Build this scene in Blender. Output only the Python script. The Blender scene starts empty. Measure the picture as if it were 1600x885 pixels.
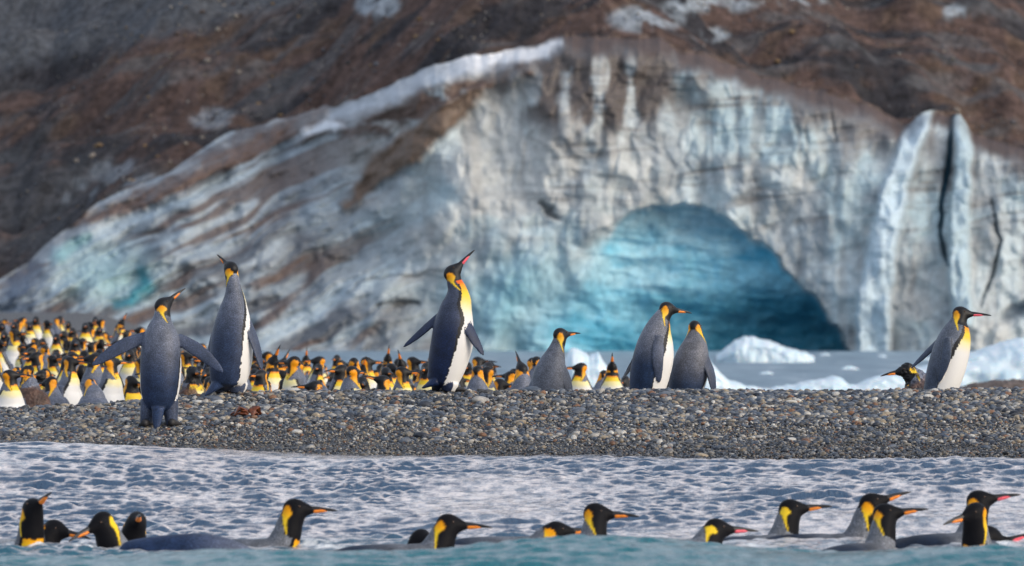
import bpy, bmesh, math, random
import numpy as np
from mathutils import Vector, Matrix, kdtree

random.seed(7)
RNG = np.random.default_rng(11)
SC = bpy.context.scene
COL = SC.collection

# ------------------------------------------------------------------ camera
F_PX, CX, HY, CAM_H = 7200.0, 800.0, 526.0, 0.97      # focal length in photo pixels, centre column, horizon row, eye height
cam_d = bpy.data.cameras.new('camera')
cam = bpy.data.objects.new('camera', cam_d); COL.objects.link(cam)
cam.location = (0, 0, CAM_H)
cam.rotation_euler = (math.radians(90), 0, 0)
cam_d.sensor_width = 36.0
cam_d.lens = 36.0 * F_PX / 1600.0
cam_d.shift_y = (HY - 442.5) / 1600.0
cam_d.clip_start = 0.5
cam_d.clip_end = 3000
cam_d.dof.use_dof = True
cam_d.dof.focus_distance = 29.4
cam_d.dof.aperture_fstop = 5.0
SC.camera = cam

# ------------------------------------------------------------------ sky and sun (bright overcast, low warm light from the right)
SUN_EL, SUN_AZ = 22.0, 122.0          # azimuth clockwise from +Y
world = bpy.data.worlds.new('World'); SC.world = world
world.use_nodes = True
wn, wl = world.node_tree.nodes, world.node_tree.links
wn.clear()
sky = wn.new('ShaderNodeTexSky'); sky.sky_type = 'NISHITA'; sky.sun_disc = False
sky.sun_elevation = math.radians(SUN_EL); sky.sun_rotation = math.radians(SUN_AZ)
sky.air_density = 1.0; sky.dust_density = 3.5; sky.ozone_density = 1.0
mx = wn.new('ShaderNodeMix'); mx.data_type = 'RGBA'; mx.inputs['Factor'].default_value = 0.40
mx.inputs['B'].default_value = (7.0, 7.5, 8.5, 1)       # high cloud veil
bg = wn.new('ShaderNodeBackground'); bg.inputs['Strength'].default_value = 0.14
wo = wn.new('ShaderNodeOutputWorld')
wl.new(sky.outputs['Color'], mx.inputs['A']); wl.new(mx.outputs['Result'], bg.inputs['Color']); wl.new(bg.outputs['Background'], wo.inputs['Surface'])
sun_d = bpy.data.lights.new('sun', 'SUN'); sun_d.energy = 1.0; sun_d.angle = math.radians(38); sun_d.color = (1.0, 0.985, 0.965)
sun = bpy.data.objects.new('sun', sun_d); COL.objects.link(sun)
az, el = math.radians(SUN_AZ), math.radians(SUN_EL)
sdir = Vector((math.sin(az) * math.cos(el), math.cos(az) * math.cos(el), math.sin(el)))
sun.rotation_euler = (-sdir).to_track_quat('-Z', 'Y').to_euler()
sun.location = (20, -10, 30)
SC.view_settings.view_transform = 'Standard'; SC.view_settings.look = 'None'
SC.view_settings.gamma = 1.0; SC.view_settings.exposure = 0.25
SC.render.engine = 'CYCLES'
SC.cycles.use_denoising = True
SC.cycles.max_bounces = 6

# ------------------------------------------------------------------ helpers
def PX(px, py, d):
    """photo pixel at distance d (metres along +Y) -> world point"""
    return np.array([(px - CX) * d / F_PX, d, CAM_H - (py - HY) * d / F_PX])

def tag(o, label=None, cat=None, group=None, kind=None):
    if label: o['label'] = label
    if cat: o['category'] = cat
    if group: o['group'] = group
    if kind: o['kind'] = kind
    return o

def smooth(a, b, x):
    t = np.clip((x - a) / (b - a), 0, 1)
    return t * t * (3 - 2 * t)

def lerp(a, b, t):
    return a + (b - a) * t

def _hash(ix, iy, seed):
    h = (ix.astype(np.int64) * 374761393 + iy.astype(np.int64) * 668265263 + seed * 974711) & 0xFFFFFFFF
    h = ((h ^ (h >> 13)) * 1274126177) & 0xFFFFFFFF
    h = (h ^ (h >> 16)) & 0xFFFFFFFF
    h = (h * 2246822519) & 0xFFFFFFFF
    h = h ^ (h >> 15)
    return (h & 0xFFFF) / 65535.0

def vnoise(x, y, seed=0):
    x = np.asarray(x, float); y = np.asarray(y, float)
    ix, iy = np.floor(x), np.floor(y)
    fx, fy = x - ix, y - iy
    fx = fx * fx * fx * (fx * (fx * 6 - 15) + 10); fy = fy * fy * fy * (fy * (fy * 6 - 15) + 10)
    ix = ix.astype(np.int64); iy = iy.astype(np.int64)
    a, b = _hash(ix, iy, seed), _hash(ix + 1, iy, seed)
    c, d = _hash(ix, iy + 1, seed), _hash(ix + 1, iy + 1, seed)
    return (a + (b - a) * fx) * (1 - fy) + (c + (d - c) * fx) * fy      # 0..1

def fbm(x, y, octs=4, seed=0, gain=0.5):
    s, a, t = 0.0, 1.0, 0.0
    for k in range(octs):
        s = s + a * vnoise(x * 2 ** k + 17.3 * k, y * 2 ** k - 9.1 * k, seed + k * 31); t += a; a *= gain
    return s / t

def ridged(x, y, octs=4, seed=0, gain=0.5):
    s, a, t = 0.0, 1.0, 0.0
    for k in range(octs):
        s = s + a * (1 - np.abs(2 * vnoise(x * 2 ** k + 7.7 * k, y * 2 ** k + 3.1 * k, seed + k * 57) - 1)); t += a; a *= gain
    return s / t

def cells(x, y, seed=0):
    """worley: distance to nearest and second nearest, id of the nearest"""
    ix, iy = np.floor(x), np.floor(y)
    d1 = np.full(np.shape(x), 9.0); d2 = d1.copy(); cid = np.zeros(np.shape(x))
    for ax in (-1, 0, 1):
        for ay in (-1, 0, 1):
            cx, cy = ix + ax, iy + ay
            hx = _hash(cx.astype(np.int64), cy.astype(np.int64), seed); hy = _hash(cx.astype(np.int64), cy.astype(np.int64), seed + 5)
            d = np.hypot(cx + hx - x, cy + hy - y)
            near = d < d1
            d2 = np.where(near, d1, np.minimum(d2, d)); cid = np.where(near, _hash(cx.astype(np.int64), cy.astype(np.int64), seed + 9), cid)
            d1 = np.where(near, d, d1)
    return d1, d2, cid

def poly_dist(u, v, pts, widths=None):
    """distance in the drawing to a polyline (and its half width there, if given)"""
    best = np.full(np.shape(u), 1e9); wd = np.zeros(np.shape(u))
    for k in range(len(pts) - 1):
        (x0, y0), (x1, y1) = pts[k][:2], pts[k + 1][:2]
        dx, dy = x1 - x0, y1 - y0
        t = np.clip(((u - x0) * dx + (v - y0) * dy) / (dx * dx + dy * dy + 1e-9), 0, 1)
        d = np.hypot(u - x0 - t * dx, v - y0 - t * dy)
        m = d < best
        best = np.where(m, d, best)
        if widths is not None: wd = np.where(m, lerp(widths[k], widths[k + 1], t), wd)
    return (best, wd) if widths is not None else best

def in_poly(u, v, pts):
    ins = np.zeros(np.shape(u), bool); n = len(pts)
    for k in range(n):
        (x0, y0), (x1, y1) = pts[k], pts[(k + 1) % n]
        c = ((y0 > v) != (y1 > v)) & (u < (x1 - x0) * (v - y0) / (y1 - y0 + 1e-12) + x0)
        ins ^= c
    return ins

def interp(x, pts):
    p = np.array(pts, float)
    return np.interp(x, p[:, 0], p[:, 1])

def grid_mesh(name, P, col=None, smooth_shade=True):
    """P: rows x cols x 3"""
    r, c = P.shape[:2]
    idx = np.arange(r * c).reshape(r, c)
    f = np.stack([idx[:-1, :-1], idx[:-1, 1:], idx[1:, 1:], idx[1:, :-1]], -1).reshape(-1, 4)
    me = bpy.data.meshes.new(name)
    me.vertices.add(r * c); me.vertices.foreach_set('co', P.reshape(-1).astype(np.float32))
    me.loops.add(f.size); me.loops.foreach_set('vertex_index', f.reshape(-1).astype(np.int32))
    me.polygons.add(len(f)); me.polygons.foreach_set('loop_start', (np.arange(len(f)) * 4).astype(np.int32))
    me.update(calc_edges=True); me.validate()
    if col is not None: set_col(me, col.reshape(-1, 3))
    if smooth_shade: me.shade_smooth()
    return me

def set_col(me, c, name='Col'):
    a = me.color_attributes.new(name, 'FLOAT_COLOR', 'POINT')
    c4 = np.ones((len(me.vertices), 4), np.float32); c4[:, :3] = c
    a.data.foreach_set('color', c4.reshape(-1))

def link(name, me, mat=None, parent=None):
    o = bpy.data.objects.new(name, me); COL.objects.link(o)
    if mat: me.materials.clear(); me.materials.append(mat)
    if parent: o.parent = parent
    return o

# ------------------------------------------------------------------ materials
def mat_nodes(name):
    m = bpy.data.materials.new(name); m.use_nodes = True
    n, l = m.node_tree.nodes, m.node_tree.links
    return m, n, l, n['Principled BSDF']

def noise_node(n, l, scale, detail=4, vec=None, rough=0.55):
    t = n.new('ShaderNodeTexNoise'); t.inputs['Scale'].default_value = scale; t.inputs['Detail'].default_value = detail; t.inputs['Roughness'].default_value = rough
    if vec: l.new(vec, t.inputs['Vector'])
    return t

def bump(n, l, h, bs, strength, dist):
    b = n.new('ShaderNodeBump'); b.inputs['Strength'].default_value = strength; b.inputs['Distance'].default_value = dist
    l.new(h, b.inputs['Height']); l.new(b.outputs['Normal'], bs.inputs['Normal'])
    return b

def ramp(n, l, src, stops):
    r = n.new('ShaderNodeValToRGB'); e = r.color_ramp.elements
    while len(e) < len(stops): e.new(0.5)
    for k, (p, c) in enumerate(stops): e[k].position = p; e[k].color = tuple(c) + ((1,) if len(c) == 3 else ())
    l.new(src, r.inputs['Fac'])
    return r

def mixc(n, l, a, b, fac=None, mode='MIX', f=0.5):
    m = n.new('ShaderNodeMix'); m.data_type = 'RGBA'; m.blend_type = mode; m.inputs['Factor'].default_value = f
    for s, k in ((a, 'A'), (b, 'B')):
        if hasattr(s, 'links'): l.new(s, m.inputs[k])
        else: m.inputs[k].default_value = tuple(s) + (1,)
    if fac is not None: l.new(fac, m.inputs['Factor'])
    return m.outputs['Result']

def vcol_mat(name, rough=0.7, speck_scale=40, speck=(0.75, 1.25), bump_s=0.3, bump_d=0.02, bump_scale=None, spec=0.3, sss=0.0, sheen=0.0):
    """colour from the mesh's colour attribute, with fine procedural mottling and relief"""
    m, n, l, bs = mat_nodes(name)
    at = n.new('ShaderNodeAttribute'); at.attribute_name = 'Col'
    tc = n.new('ShaderNodeTexCoord')
    t = noise_node(n, l, speck_scale, 5, tc.outputs['Object'])
    r = ramp(n, l, t.outputs['Fac'], [(0.3, (speck[0],) * 3), (0.7, (speck[1],) * 3)])
    c = mixc(n, l, at.outputs['Color'], r.outputs['Color'], mode='MULTIPLY', f=1.0)
    l.new(c, bs.inputs['Base Color'])
    bs.inputs['Roughness'].default_value = rough; bs.inputs['Specular IOR Level'].default_value = spec
    if sss: bs.inputs['Subsurface Weight'].default_value = sss; bs.inputs['Subsurface Radius'].default_value = (0.3, 0.7, 1.0); bs.inputs['Subsurface Scale'].default_value = 0.5
    if sheen: bs.inputs['Sheen Weight'].default_value = sheen
    t2 = noise_node(n, l, bump_scale or speck_scale * 1.7, 5, tc.outputs['Object'])
    bump(n, l, t2.outputs['Fac'], bs, bump_s, bump_d)
    return m

M_ICE = vcol_mat('glacier_ice', 0.5, 1.6, (0.84, 1.16), 0.5, 0.25, 2.2, 0.35)
M_HILL = vcol_mat('moraine_debris', 0.9, 1.3, (0.5, 1.5), 0.9, 0.35, 1.8, 0.2)

# ------------------------------------------------------------------ ground sheet: gravel bar, colony flat, left bank
LAGOON_Z = -0.10
def ground_z(X, Y):
    X, Y = np.asarray(X, float), np.asarray(Y, float)
    r = X / np.maximum(Y, 1.0)
    lf = smooth(0, 1, np.clip((-1.3 - X) / 2.0, 0, 1))
    fr = lerp(0.254 + 0.128 * (Y - 27.3), 0.305 + 0.080 * (Y - 27.8), lf)
    fr = fr + 0.010 * np.sin(X * 2.1 + 0.7) * smooth(26, 30, Y) + 0.016 * (fbm(X * 0.9, Y * 0.9, 3, 5) - 0.5)
    bk = lerp(0.615, 0.52, lf) - 0.18 * (Y - 30.0)
    k = 0.012
    bar = -k * np.log(np.exp(np.clip(-fr / k, -300, 300)) + np.exp(np.clip(-bk / k, -300, 300)))
    ml = smooth(0, 1, np.clip((-0.050 - r) / 0.045, 0, 1))
    left = 0.02 + 0.46 * smooth(36, 74, Y) + 2.0 * smooth(95, 300, Y)
    yshore = np.interp(r, [-0.06, -0.02, 0.03, 0.1], [78, 62, 47, 40])
    mid = 0.0 - 1.2 * smooth(0, 45, Y - yshore) - 0.02
    fl = lerp(mid, left, ml) + 0.03 * (fbm(X * 0.6, Y * 0.6, 3, 9) - 0.5)
    fl = np.where(Y < 30, -5, fl)
    return np.maximum(bar, fl)

ys = np.concatenate([np.arange(10, 25, 1.0), np.arange(25, 36, 0.08), np.arange(36, 80, 0.6), np.arange(80, 350, 5)])
xs = np.concatenate([np.arange(-120, -40, 8), np.arange(-40, -8, 1.0), np.arange(-8, 8, 0.1), np.arange(8, 40, 1.0), np.arange(40, 121, 8)])
GX, GY = np.meshgrid(xs, ys)
m, n, l, bs = mat_nodes('beach_gravel')
geo = n.new('ShaderNodeNewGeometry')
v = n.new('ShaderNodeTexVoronoi'); v.inputs['Scale'].default_value = 34; l.new(geo.outputs['Position'], v.inputs['Vector'])
r = ramp(n, l, v.outputs['Color'], [(0.1, (0.035, 0.04, 0.05)), (0.45, (0.075, 0.08, 0.088)), (0.75, (0.125, 0.122, 0.12)), (1, (0.26, 0.25, 0.235))])
r.color_ramp.interpolation = 'LINEAR'
l.new(r.outputs['Color'], bs.inputs['Base Color']); bs.inputs['Roughness'].default_value = 0.75
bump(n, l, v.outputs['Distance'], bs, 0.8, 0.02).invert = True
beach = link('beach', grid_mesh('beach', np.stack([GX, GY, ground_z(GX, GY)], -1)), m)
tag(beach, 'grey pebble bar sloping up from the surf', kind='structure')

# ------------------------------------------------------------------ sea in front
def water_rise(X, Y):
    lf = smooth(0, 1, np.clip((-1.0 - X) / 2.2, 0, 1))
    return (0.262 + 0.062 * lf) * smooth(21.3, 27.6, Y)

WAVES = []
wr = random.Random(3)
for k in range(70):
    lam = 0.058 * (3.8 ** wr.random())
    th = wr.gauss(math.pi / 2 + 0.12, 0.42)
    WAVES.append((2 * math.pi / lam * math.cos(th), 2 * math.pi / lam * math.sin(th), wr.random() * 6.28, 0.00150 * (lam / 0.25) ** 0.65))
LONG = []
for k in range(7):
    lam = wr.uniform(0.7, 2.4); th = wr.gauss(math.pi / 2 + 0.1, 0.3)
    LONG.append((2 * math.pi / lam * math.cos(th), 2 * math.pi / lam * math.sin(th), wr.random() * 6.28, 0.0045 * lam))
SWIM_XY = [((px - CX) * d / F_PX, d) for px, d in ((52, 21.3), (86, 21.6), (157, 21.3), (214, 21.6), (464, 21.4), (654, 21.2), (704, 21.0), (872, 21.5), (934, 21.2), (1122, 21.3), (1238, 21.9), (1364, 21.7), (1386, 21.2), (1532, 21.6), (1521, 21.1), (1556, 21.5))]
def sea_z(X, Y):
    z = water_rise(X, Y)
    ch = np.zeros(np.shape(X))
    wx = X + 0.10 * fbm(X * 1.3, Y * 1.3, 2, 4); wy = Y + 0.10 * fbm(X * 1.3 + 9, Y * 1.3, 2, 8)
    for kx, ky, ph, a in WAVES:
        s = 0.5 + 0.5 * np.sin(kx * wx + ky * wy + ph)
        ch += a * (2 * s ** 1.6 - 0.9)
    for kx, ky, ph, a in LONG: z = z + a * np.sin(kx * wx + ky * wy + ph)
    patch = 0.35 + 1.3 * smooth(0.3, 0.7, fbm(X * 0.9, Y * 0.5, 3, 21))
    amp = patch * lerp(0.35, 1.0, smooth(0, 1, np.clip((28.2 - Y) / 2.2, 0, 1)))
    z = z + ch * amp * lerp(0.55, 1.0, smooth(18.5, 21.5, Y))
    for sx, sy in SWIM_XY:                              # rings and a low wake where a bird cuts the surface
        r = np.hypot(X - sx, (Y - sy) * 0.9)
        z = z + 0.010 * np.exp(-r / 0.22) * np.cos(r * 46.0)
    # the swell between the camera and the swimmers
    cy = 18.35 + 0.25 * np.sin(X * 0.9 + 0.5) + 0.18 * np.sin(X * 2.3)
    hh = 0.118 + 0.022 * np.sin(X * 1.7 + 1.0) + 0.018 * np.sin(X * 4.1)
    g = np.exp(-((Y - cy) / np.where(Y < cy, 0.75, 1.0)) ** 2)
    z = z + hh * g
    return z
ys = np.concatenate([np.arange(-40, 8, 4.0), np.arange(8, 16, 0.25), np.arange(16, 29.4, 0.021)])
xs = np.concatenate([np.arange(-60, -8, 4.0), np.arange(-8, -4.4, 0.2), np.arange(-4.4, 4.4, 0.02), np.arange(4.4, 8, 0.2), np.arange(8, 61, 4.0)])
GX, GY = np.meshgrid(xs, ys)
Z = sea_z(GX, GY)
m, n, l, bs = mat_nodes('sea_water')
geo = n.new('ShaderNodeNewGeometry'); sep = n.new('ShaderNodeSeparateXYZ'); l.new(geo.outputs['Position'], sep.inputs['Vector'])
mp = n.new('ShaderNodeMapping'); l.new(geo.outputs['Position'], mp.inputs['Vector']); mp.inputs['Scale'].default_value = (1.0, 0.5, 1.0)
def yrange(a, b, c, d):
    q = n.new('ShaderNodeMapRange'); q.inputs['From Min'].default_value = a; q.inputs['From Max'].default_value = b; q.inputs['To Min'].default_value = c; q.inputs['To Max'].default_value = d
    l.new(sep.outputs['Y'], q.inputs['Value']); return q.outputs['Result']
silt = mixc(n, l, (0.006, 0.125, 0.16), (0.022, 0.062, 0.125), yrange(19.2, 22.2, 0, 1))          # clear green sea into silty, stirred-up shallows
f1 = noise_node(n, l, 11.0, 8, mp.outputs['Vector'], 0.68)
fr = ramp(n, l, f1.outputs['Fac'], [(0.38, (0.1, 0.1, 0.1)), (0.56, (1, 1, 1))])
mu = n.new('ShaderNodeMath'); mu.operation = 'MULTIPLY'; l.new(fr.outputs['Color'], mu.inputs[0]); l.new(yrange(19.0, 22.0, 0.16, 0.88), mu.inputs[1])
ca = n.new('ShaderNodeAttribute'); ca.attribute_name = 'foam_glint'                                        # foam and sky reflection painted cream, kept off wavelet fronts facing the camera
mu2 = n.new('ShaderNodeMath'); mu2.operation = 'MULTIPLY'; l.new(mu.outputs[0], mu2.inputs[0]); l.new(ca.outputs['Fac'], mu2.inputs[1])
c = mixc(n, l, silt, (0.92, 0.82, 0.78), mu2.outputs[0])  # cream stands for bright sky reflected in the water, besides real foam
fo_ = n.new('ShaderNodeAttribute'); fo_.attribute_name = 'froth'                                    # white water churned up round the swimmers
c = mixc(n, l, c, (0.85, 0.87, 0.88), fo_.outputs['Fac'])                                             # froth laid over the cream
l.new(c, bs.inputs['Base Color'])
bs.inputs['Roughness'].default_value = 0.08; l.new(yrange(19.5, 22.5, 1.34, 1.6), bs.inputs['IOR'])
f2 = noise_node(n, l, 14, 6, mp.outputs['Vector'], 0.62)
bump(n, l, f2.outputs['Fac'], bs, 1.0, 0.03)
dp = n.new('ShaderNodeAttribute'); dp.attribute_name = 'depth'                                      # thin film at the edge lets the shingle show
q = n.new('ShaderNodeMapRange'); q.inputs['From Min'].default_value = 0.0; q.inputs['From Max'].default_value = 0.055; q.inputs['To Min'].default_value = 0.12; l.new(dp.outputs['Fac'], q.inputs['Value'])
l.new(q.outputs['Result'], bs.inputs['Alpha'])
M_SEA = m
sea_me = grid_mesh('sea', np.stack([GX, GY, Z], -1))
da = sea_me.attributes.new('depth', 'FLOAT', 'POINT'); da.data.foreach_set('value', (Z - ground_z(GX, GY)).reshape(-1).astype(np.float32))
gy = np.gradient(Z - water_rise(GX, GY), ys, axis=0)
ca_ = sea_me.attributes.new('foam_glint', 'FLOAT', 'POINT'); ca_.data.foreach_set('value', (1 - smooth(0.12, 0.36, gy)).reshape(-1).astype(np.float32))  # mask of the painted sky reflection and foam, fading on camera-facing slopes
fz = np.zeros(GX.shape)
for sx, sy in SWIM_XY: fz = np.maximum(fz, np.exp(-(np.hypot(GX - sx, GY - sy + 0.05) / 0.20) ** 2))
fz = np.clip(fz * 1.5, 0, 1) * smooth(0.44, 0.62, fbm(GX * 16, GY * 9, 4, 71))
fa_ = sea_me.attributes.new('froth', 'FLOAT', 'POINT'); fa_.data.foreach_set('value', fz.reshape(-1).astype(np.float32))
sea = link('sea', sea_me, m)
tag(sea, 'choppy teal and silver sea running up the beach', kind='structure')

# ------------------------------------------------------------------ lagoon behind the bar
ys = np.concatenate([np.arange(33, 120, 0.5), np.arange(120, 372, 2.5)])
xs = np.concatenate([np.arange(-120, -24, 6.0), np.arange(-24, 24, 0.4), np.arange(24, 121, 6.0)])
GX, GY = np.meshgrid(xs, ys)
Z = LAGOON_Z + 0.05 * (fbm(GX * 0.9, GY * 0.35, 4, 33) - 0.5)
m, n, l, bs = mat_nodes('lagoon_water')
geo = n.new('ShaderNodeNewGeometry')
mp = n.new('ShaderNodeMapping'); l.new(geo.outputs['Position'], mp.inputs['Vector']); mp.inputs['Scale'].default_value = (0.8, 0.06, 1.0)
f1 = noise_node(n, l, 1.0, 6, mp.outputs['Vector'], 0.6)
r = ramp(n, l, f1.outputs['Fac'], [(0.3, (0.10, 0.19, 0.27)), (0.55, (0.22, 0.33, 0.42)), (0.75, (0.50, 0.58, 0.64))])
l.new(r.outputs['Color'], bs.inputs['Base Color']); bs.inputs['Roughness'].default_value = 0.3; bs.inputs['IOR'].default_value = 1.333
f2 = noise_node(n, l, 4.0, 5, mp.outputs['Vector'], 0.6); bump(n, l, f2.outputs['Fac'], bs, 0.6, 0.15)
lagoon = link('lagoon', grid_mesh('lagoon', np.stack([GX, GY, Z], -1)), m)
tag(lagoon, 'grey-blue meltwater lagoon before the glacier', kind='structure')

# ------------------------------------------------------------------ glacier front, drawn in elevation at GD metres; u, v are photo columns and rows at that distance
GD = 340.0
SCL = GD / F_PX
TOP = [(-500, 640), (-200, 540), (0, 440), (60, 392), (110, 352), (165, 312), (203, 294), (285, 254), (325, 230), (366, 208), (420, 190), (470, 176), (515, 168), (560, 152), (600, 134), (680, 104), (760, 80), (830, 70), (885, 56), (960, 54), (1030, 58), (1080, 80), (1150, 106), (1230, 128), (1300, 142), (1360, 164), (1398, 186), (1420, 194), (1440, 178), (1462, 172), (1480, 178), (1500, 174), (1520, 204), (1560, 216), (1620, 226), (1760, 260), (1950, 250), (2300, 320)]
CAVE = [(735, 600), (765, 520), (800, 462), (845, 412), (890, 380), (940, 355), (985, 332), (1030, 320), (1070, 317), (1110, 323), (1150, 345), (1190, 377), (1220, 405), (1250, 442), (1280, 474), (1305, 505), (1325, 535), (1338, 556), (1345, 600)]

us = np.concatenate([np.arange(-480, -20, 9.0), np.arange(-20, 1620, 2.1), np.arange(1620, 2200, 9.0)])
NR = 250
tt = np.linspace(0, 1, NR)
U = np.repeat(us[None, :], NR, 0)
topv = interp(us, TOP) + 9 * (fbm(us / 38.0, us * 0, 4, 77) - 0.5) * 2
V = 572 + (topv[None, :] - 572) * tt[:, None]
above = (V - topv[None, :])                      # photo rows below the rim
Xw = (U - CX) * SCL
Zw = CAM_H - (V - HY) * SCL

leftness = smooth(0, 1, np.clip((760 - U + 0.35 * (V - 300)) / 330.0, 0, 1))
# warped drawing coordinates
wu = U + 26 * (fbm(U / 90, V / 90, 3, 1) - 0.5); wv = V + 26 * (fbm(U / 90, V / 90, 3, 2) - 0.5)
# along / across the flow of the left margin (bands climb to the right)
fa = 0.90 * wu - 0.44 * wv; fc = 0.44 * wu + 0.90 * wv

rec = np.zeros_like(U)                            # metres, + is back into the ice
rec += lerp(0.30, 1.25, leftness) * (572 - V) * SCL
rec += 5.0 * smooth(0, 1, np.clip((46 - above) / 46.0, 0, 1)) ** 2 * (1 - 0.6 * leftness)
rec += 3.2 * (fbm(U / 150, V / 190, 4, 12) - 0.5) * 2
# fractured blocks of the cliff
d1, d2, cid = cells(wu / 62, wv / 74, 3)
rec += (1 - leftness) * 0.9 * (cid - 0.5) * smooth(0.0, 0.35, d2 - d1)
d1b, d2b, cidb = cells(wu / 21, wv / 30, 8)
rec += (1 - 0.5 * leftness) * (0.5 * (cidb - 0.5) * smooth(0.0, 0.4, d2b - d1b)) + 0.6 * (fbm(U / 24, V / 30, 4, 14) - 0.5)
# strata ledges and melt flutes
sv = V + 0.10 * (U - 1000) * np.where(U > 1000, 1, -0.3) + 22 * (fbm(U / 160, V / 60, 3, 40) - 0.5)
strata = ridged(sv / 13.0, U / 210.0, 3, 50)
str_m = smooth(0, 1, np.clip((U - 740) / 160.0, 0, 1)) * smooth(0, 1, np.clip((455 - V) / 160.0, 0, 1))
rec += (1 - leftness) * (0.05 + 0.10 * str_m) * smooth(0.66, 0.95, strata)
flutes = fbm(U / 13.0 + 2.0 * fbm(U / 60, V / 80, 2, 61), V / 210.0, 3, 60)
rec += (1 - leftness) * 0.35 * (flutes - 0.5)
# left margin: ridges and furrows along the flow
fur = ridged(fc / 46.0, fa / 260.0, 4, 70)
rec += leftness * (-2.4 * (fur - 0.5) + 3.0 * (fbm(fc / 34, fa / 60, 4, 71) - 0.5))

# ---- cave
cu_ = U + 16 * (fbm(U / 26, V / 26, 4, 84) - 0.5); cv_ = V + 18 * (fbm(U / 30, V / 30, 4, 85) - 0.5)      # broken rim
cd = poly_dist(cu_, cv_, CAVE); ci = in_poly(cu_, cv_, CAVE)
kk = lerp(85.0, 6.0, smooth(0, 1, np.clip((U - 880 + 0.5 * (450 - V)) / 150.0, 0, 1)))
cave = np.where(ci, 1 - np.exp(-cd / kk), 0.0)
scal = 1 - ridged((U + 0.6 * V) / 120.0, (V - 0.12 * U + 14 * fbm(U / 70, V / 50, 2, 82)) / 34.0, 3, 80)
backw = 5.5 + 2.0 * smooth(400, 520, V) + 3.5 * smooth(1000, 1300, U) * smooth(430, 540, V) - 3.0 * smooth(0, 1, np.clip((960 - U) / 120, 0, 1))
rec = rec * (1 - 0.75 * cave) + cave * (backw + 1.1 * (scal - 0.4) + 1.2 * (fbm(U / 60, V / 40, 4, 83) - 0.5))

# ---- traced features: (points, half widths)
RIB1 = ([(1452, 166), (1425, 220), (1400, 290), (1382, 370), (1366, 460), (1362, 572)], [10, 18, 20, 22, 27, 26])
RIB2 = ([(1497, 168), (1506, 230), (1500, 320), (1498, 420), (1504, 500)], [10, 14, 15, 17, 15])
CRK1 = ([(1489, 178), (1482, 250), (1471, 320), (1469, 370), (1482, 416)], [2, 3.5, 3, 2, 1])
CRK2 = ([(1548, 312), (1562, 376), (1552, 430), (1530, 480)], [1, 2, 2, .5])
CRK3 = ([(1292, 150), (1303, 200), (1306, 222)], [1, 1.5, 1])
DEB_A = ([(60, 360), (81, 352), (163, 330), (244, 303), (285, 284), (346, 252), (407, 226), (447, 203), (500, 176)], [4, 8, 13, 18, 18, 16, 15, 14, 12])
DEB_B = ([(538, 322), (565, 296), (600, 258), (650, 222), (700, 180), (750, 145)], [6, 12, 22, 26, 20, 10])
DEB_C = ([(540, 208), (600, 192), (660, 165), (730, 138), (775, 128), (830, 118)], [8, 18, 18, 14, 9, 6])
SNOW = ([(512, 184), (560, 168), (640, 126), (700, 108), (790, 88), (850, 78), (880, 64)], [8, 14, 22, 20, 13, 12, 5])
SNOW2 = ([(476, 206), (505, 198), (540, 202)], [6, 8, 4])
BAND = ([(165, 318), (203, 302), (285, 264), (325, 240), (366, 219), (410, 204), (440, 194)], [3, 6, 8, 7, 7, 10, 8])
HOLE = ([(848, 322), (862, 328), (874, 338)], [2, 6, 3])
HOLE2 = ([(590, 476), (620, 470), (655, 474)], [1, 4, 2])
HOLE3 = ([(1570, 492), (1590, 484), (1602, 480)], [6, 8, 8])
OVER1 = ([(545, 458), (565, 440), (600, 430), (650, 432), (700, 420)], [1, 2, 1, 1, .5])
def stroke(f, soft=6.0, wob=7.0):
    d, w = poly_dist(U + wob * (fbm(U / 24, V / 24, 3, 91) - 0.5) * 2, V + wob * (fbm(U / 24, V / 24, 3, 92) - 0.5) * 2, f[0], f[1])
    return smooth(0, 1, np.clip((w + soft - d) / (2 * soft), 0, 1))
s_rib1, s_rib2, s_c1, s_c2, s_c3 = stroke(RIB1, 7, 5), stroke(RIB2, 5, 4), stroke(CRK1, 3, 3), stroke(CRK2, 3, 3), stroke(CRK3, 3, 3)
s_da, s_db, s_dc, s_snow, s_snow2, s_band = stroke(DEB_A, 7), stroke(DEB_B, 7), stroke(DEB_C, 8, 10), stroke(SNOW, 9, 10), stroke(SNOW2, 4), stroke(BAND, 5, 9)
s_h1, s_h2, s_h3, s_ov = stroke(HOLE, 5, 10), stroke(HOLE2, 4), stroke(HOLE3, 7, 10), stroke(OVER1, 3)
rec += -1.7 * s_rib1 - 1.6 * s_rib2 + 1.8 * s_c1 + 0.9 * s_c2 + 0.5 * s_c3
rec += -0.9 * s_da - 0.8 * s_db - 0.5 * s_dc - 0.35 * s_snow - 0.4 * s_snow2 - 0.5 * s_band + 0.9 * s_h1 + 0.9 * s_h2 + 0.8 * s_h3 + 0.5 * s_ov

Yw = GD + rec
# perspective: keep the drawn place when a point stands deeper than GD
Xg = Xw * Yw / GD; Zg = CAM_H + (Zw - CAM_H) * Yw / GD

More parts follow.
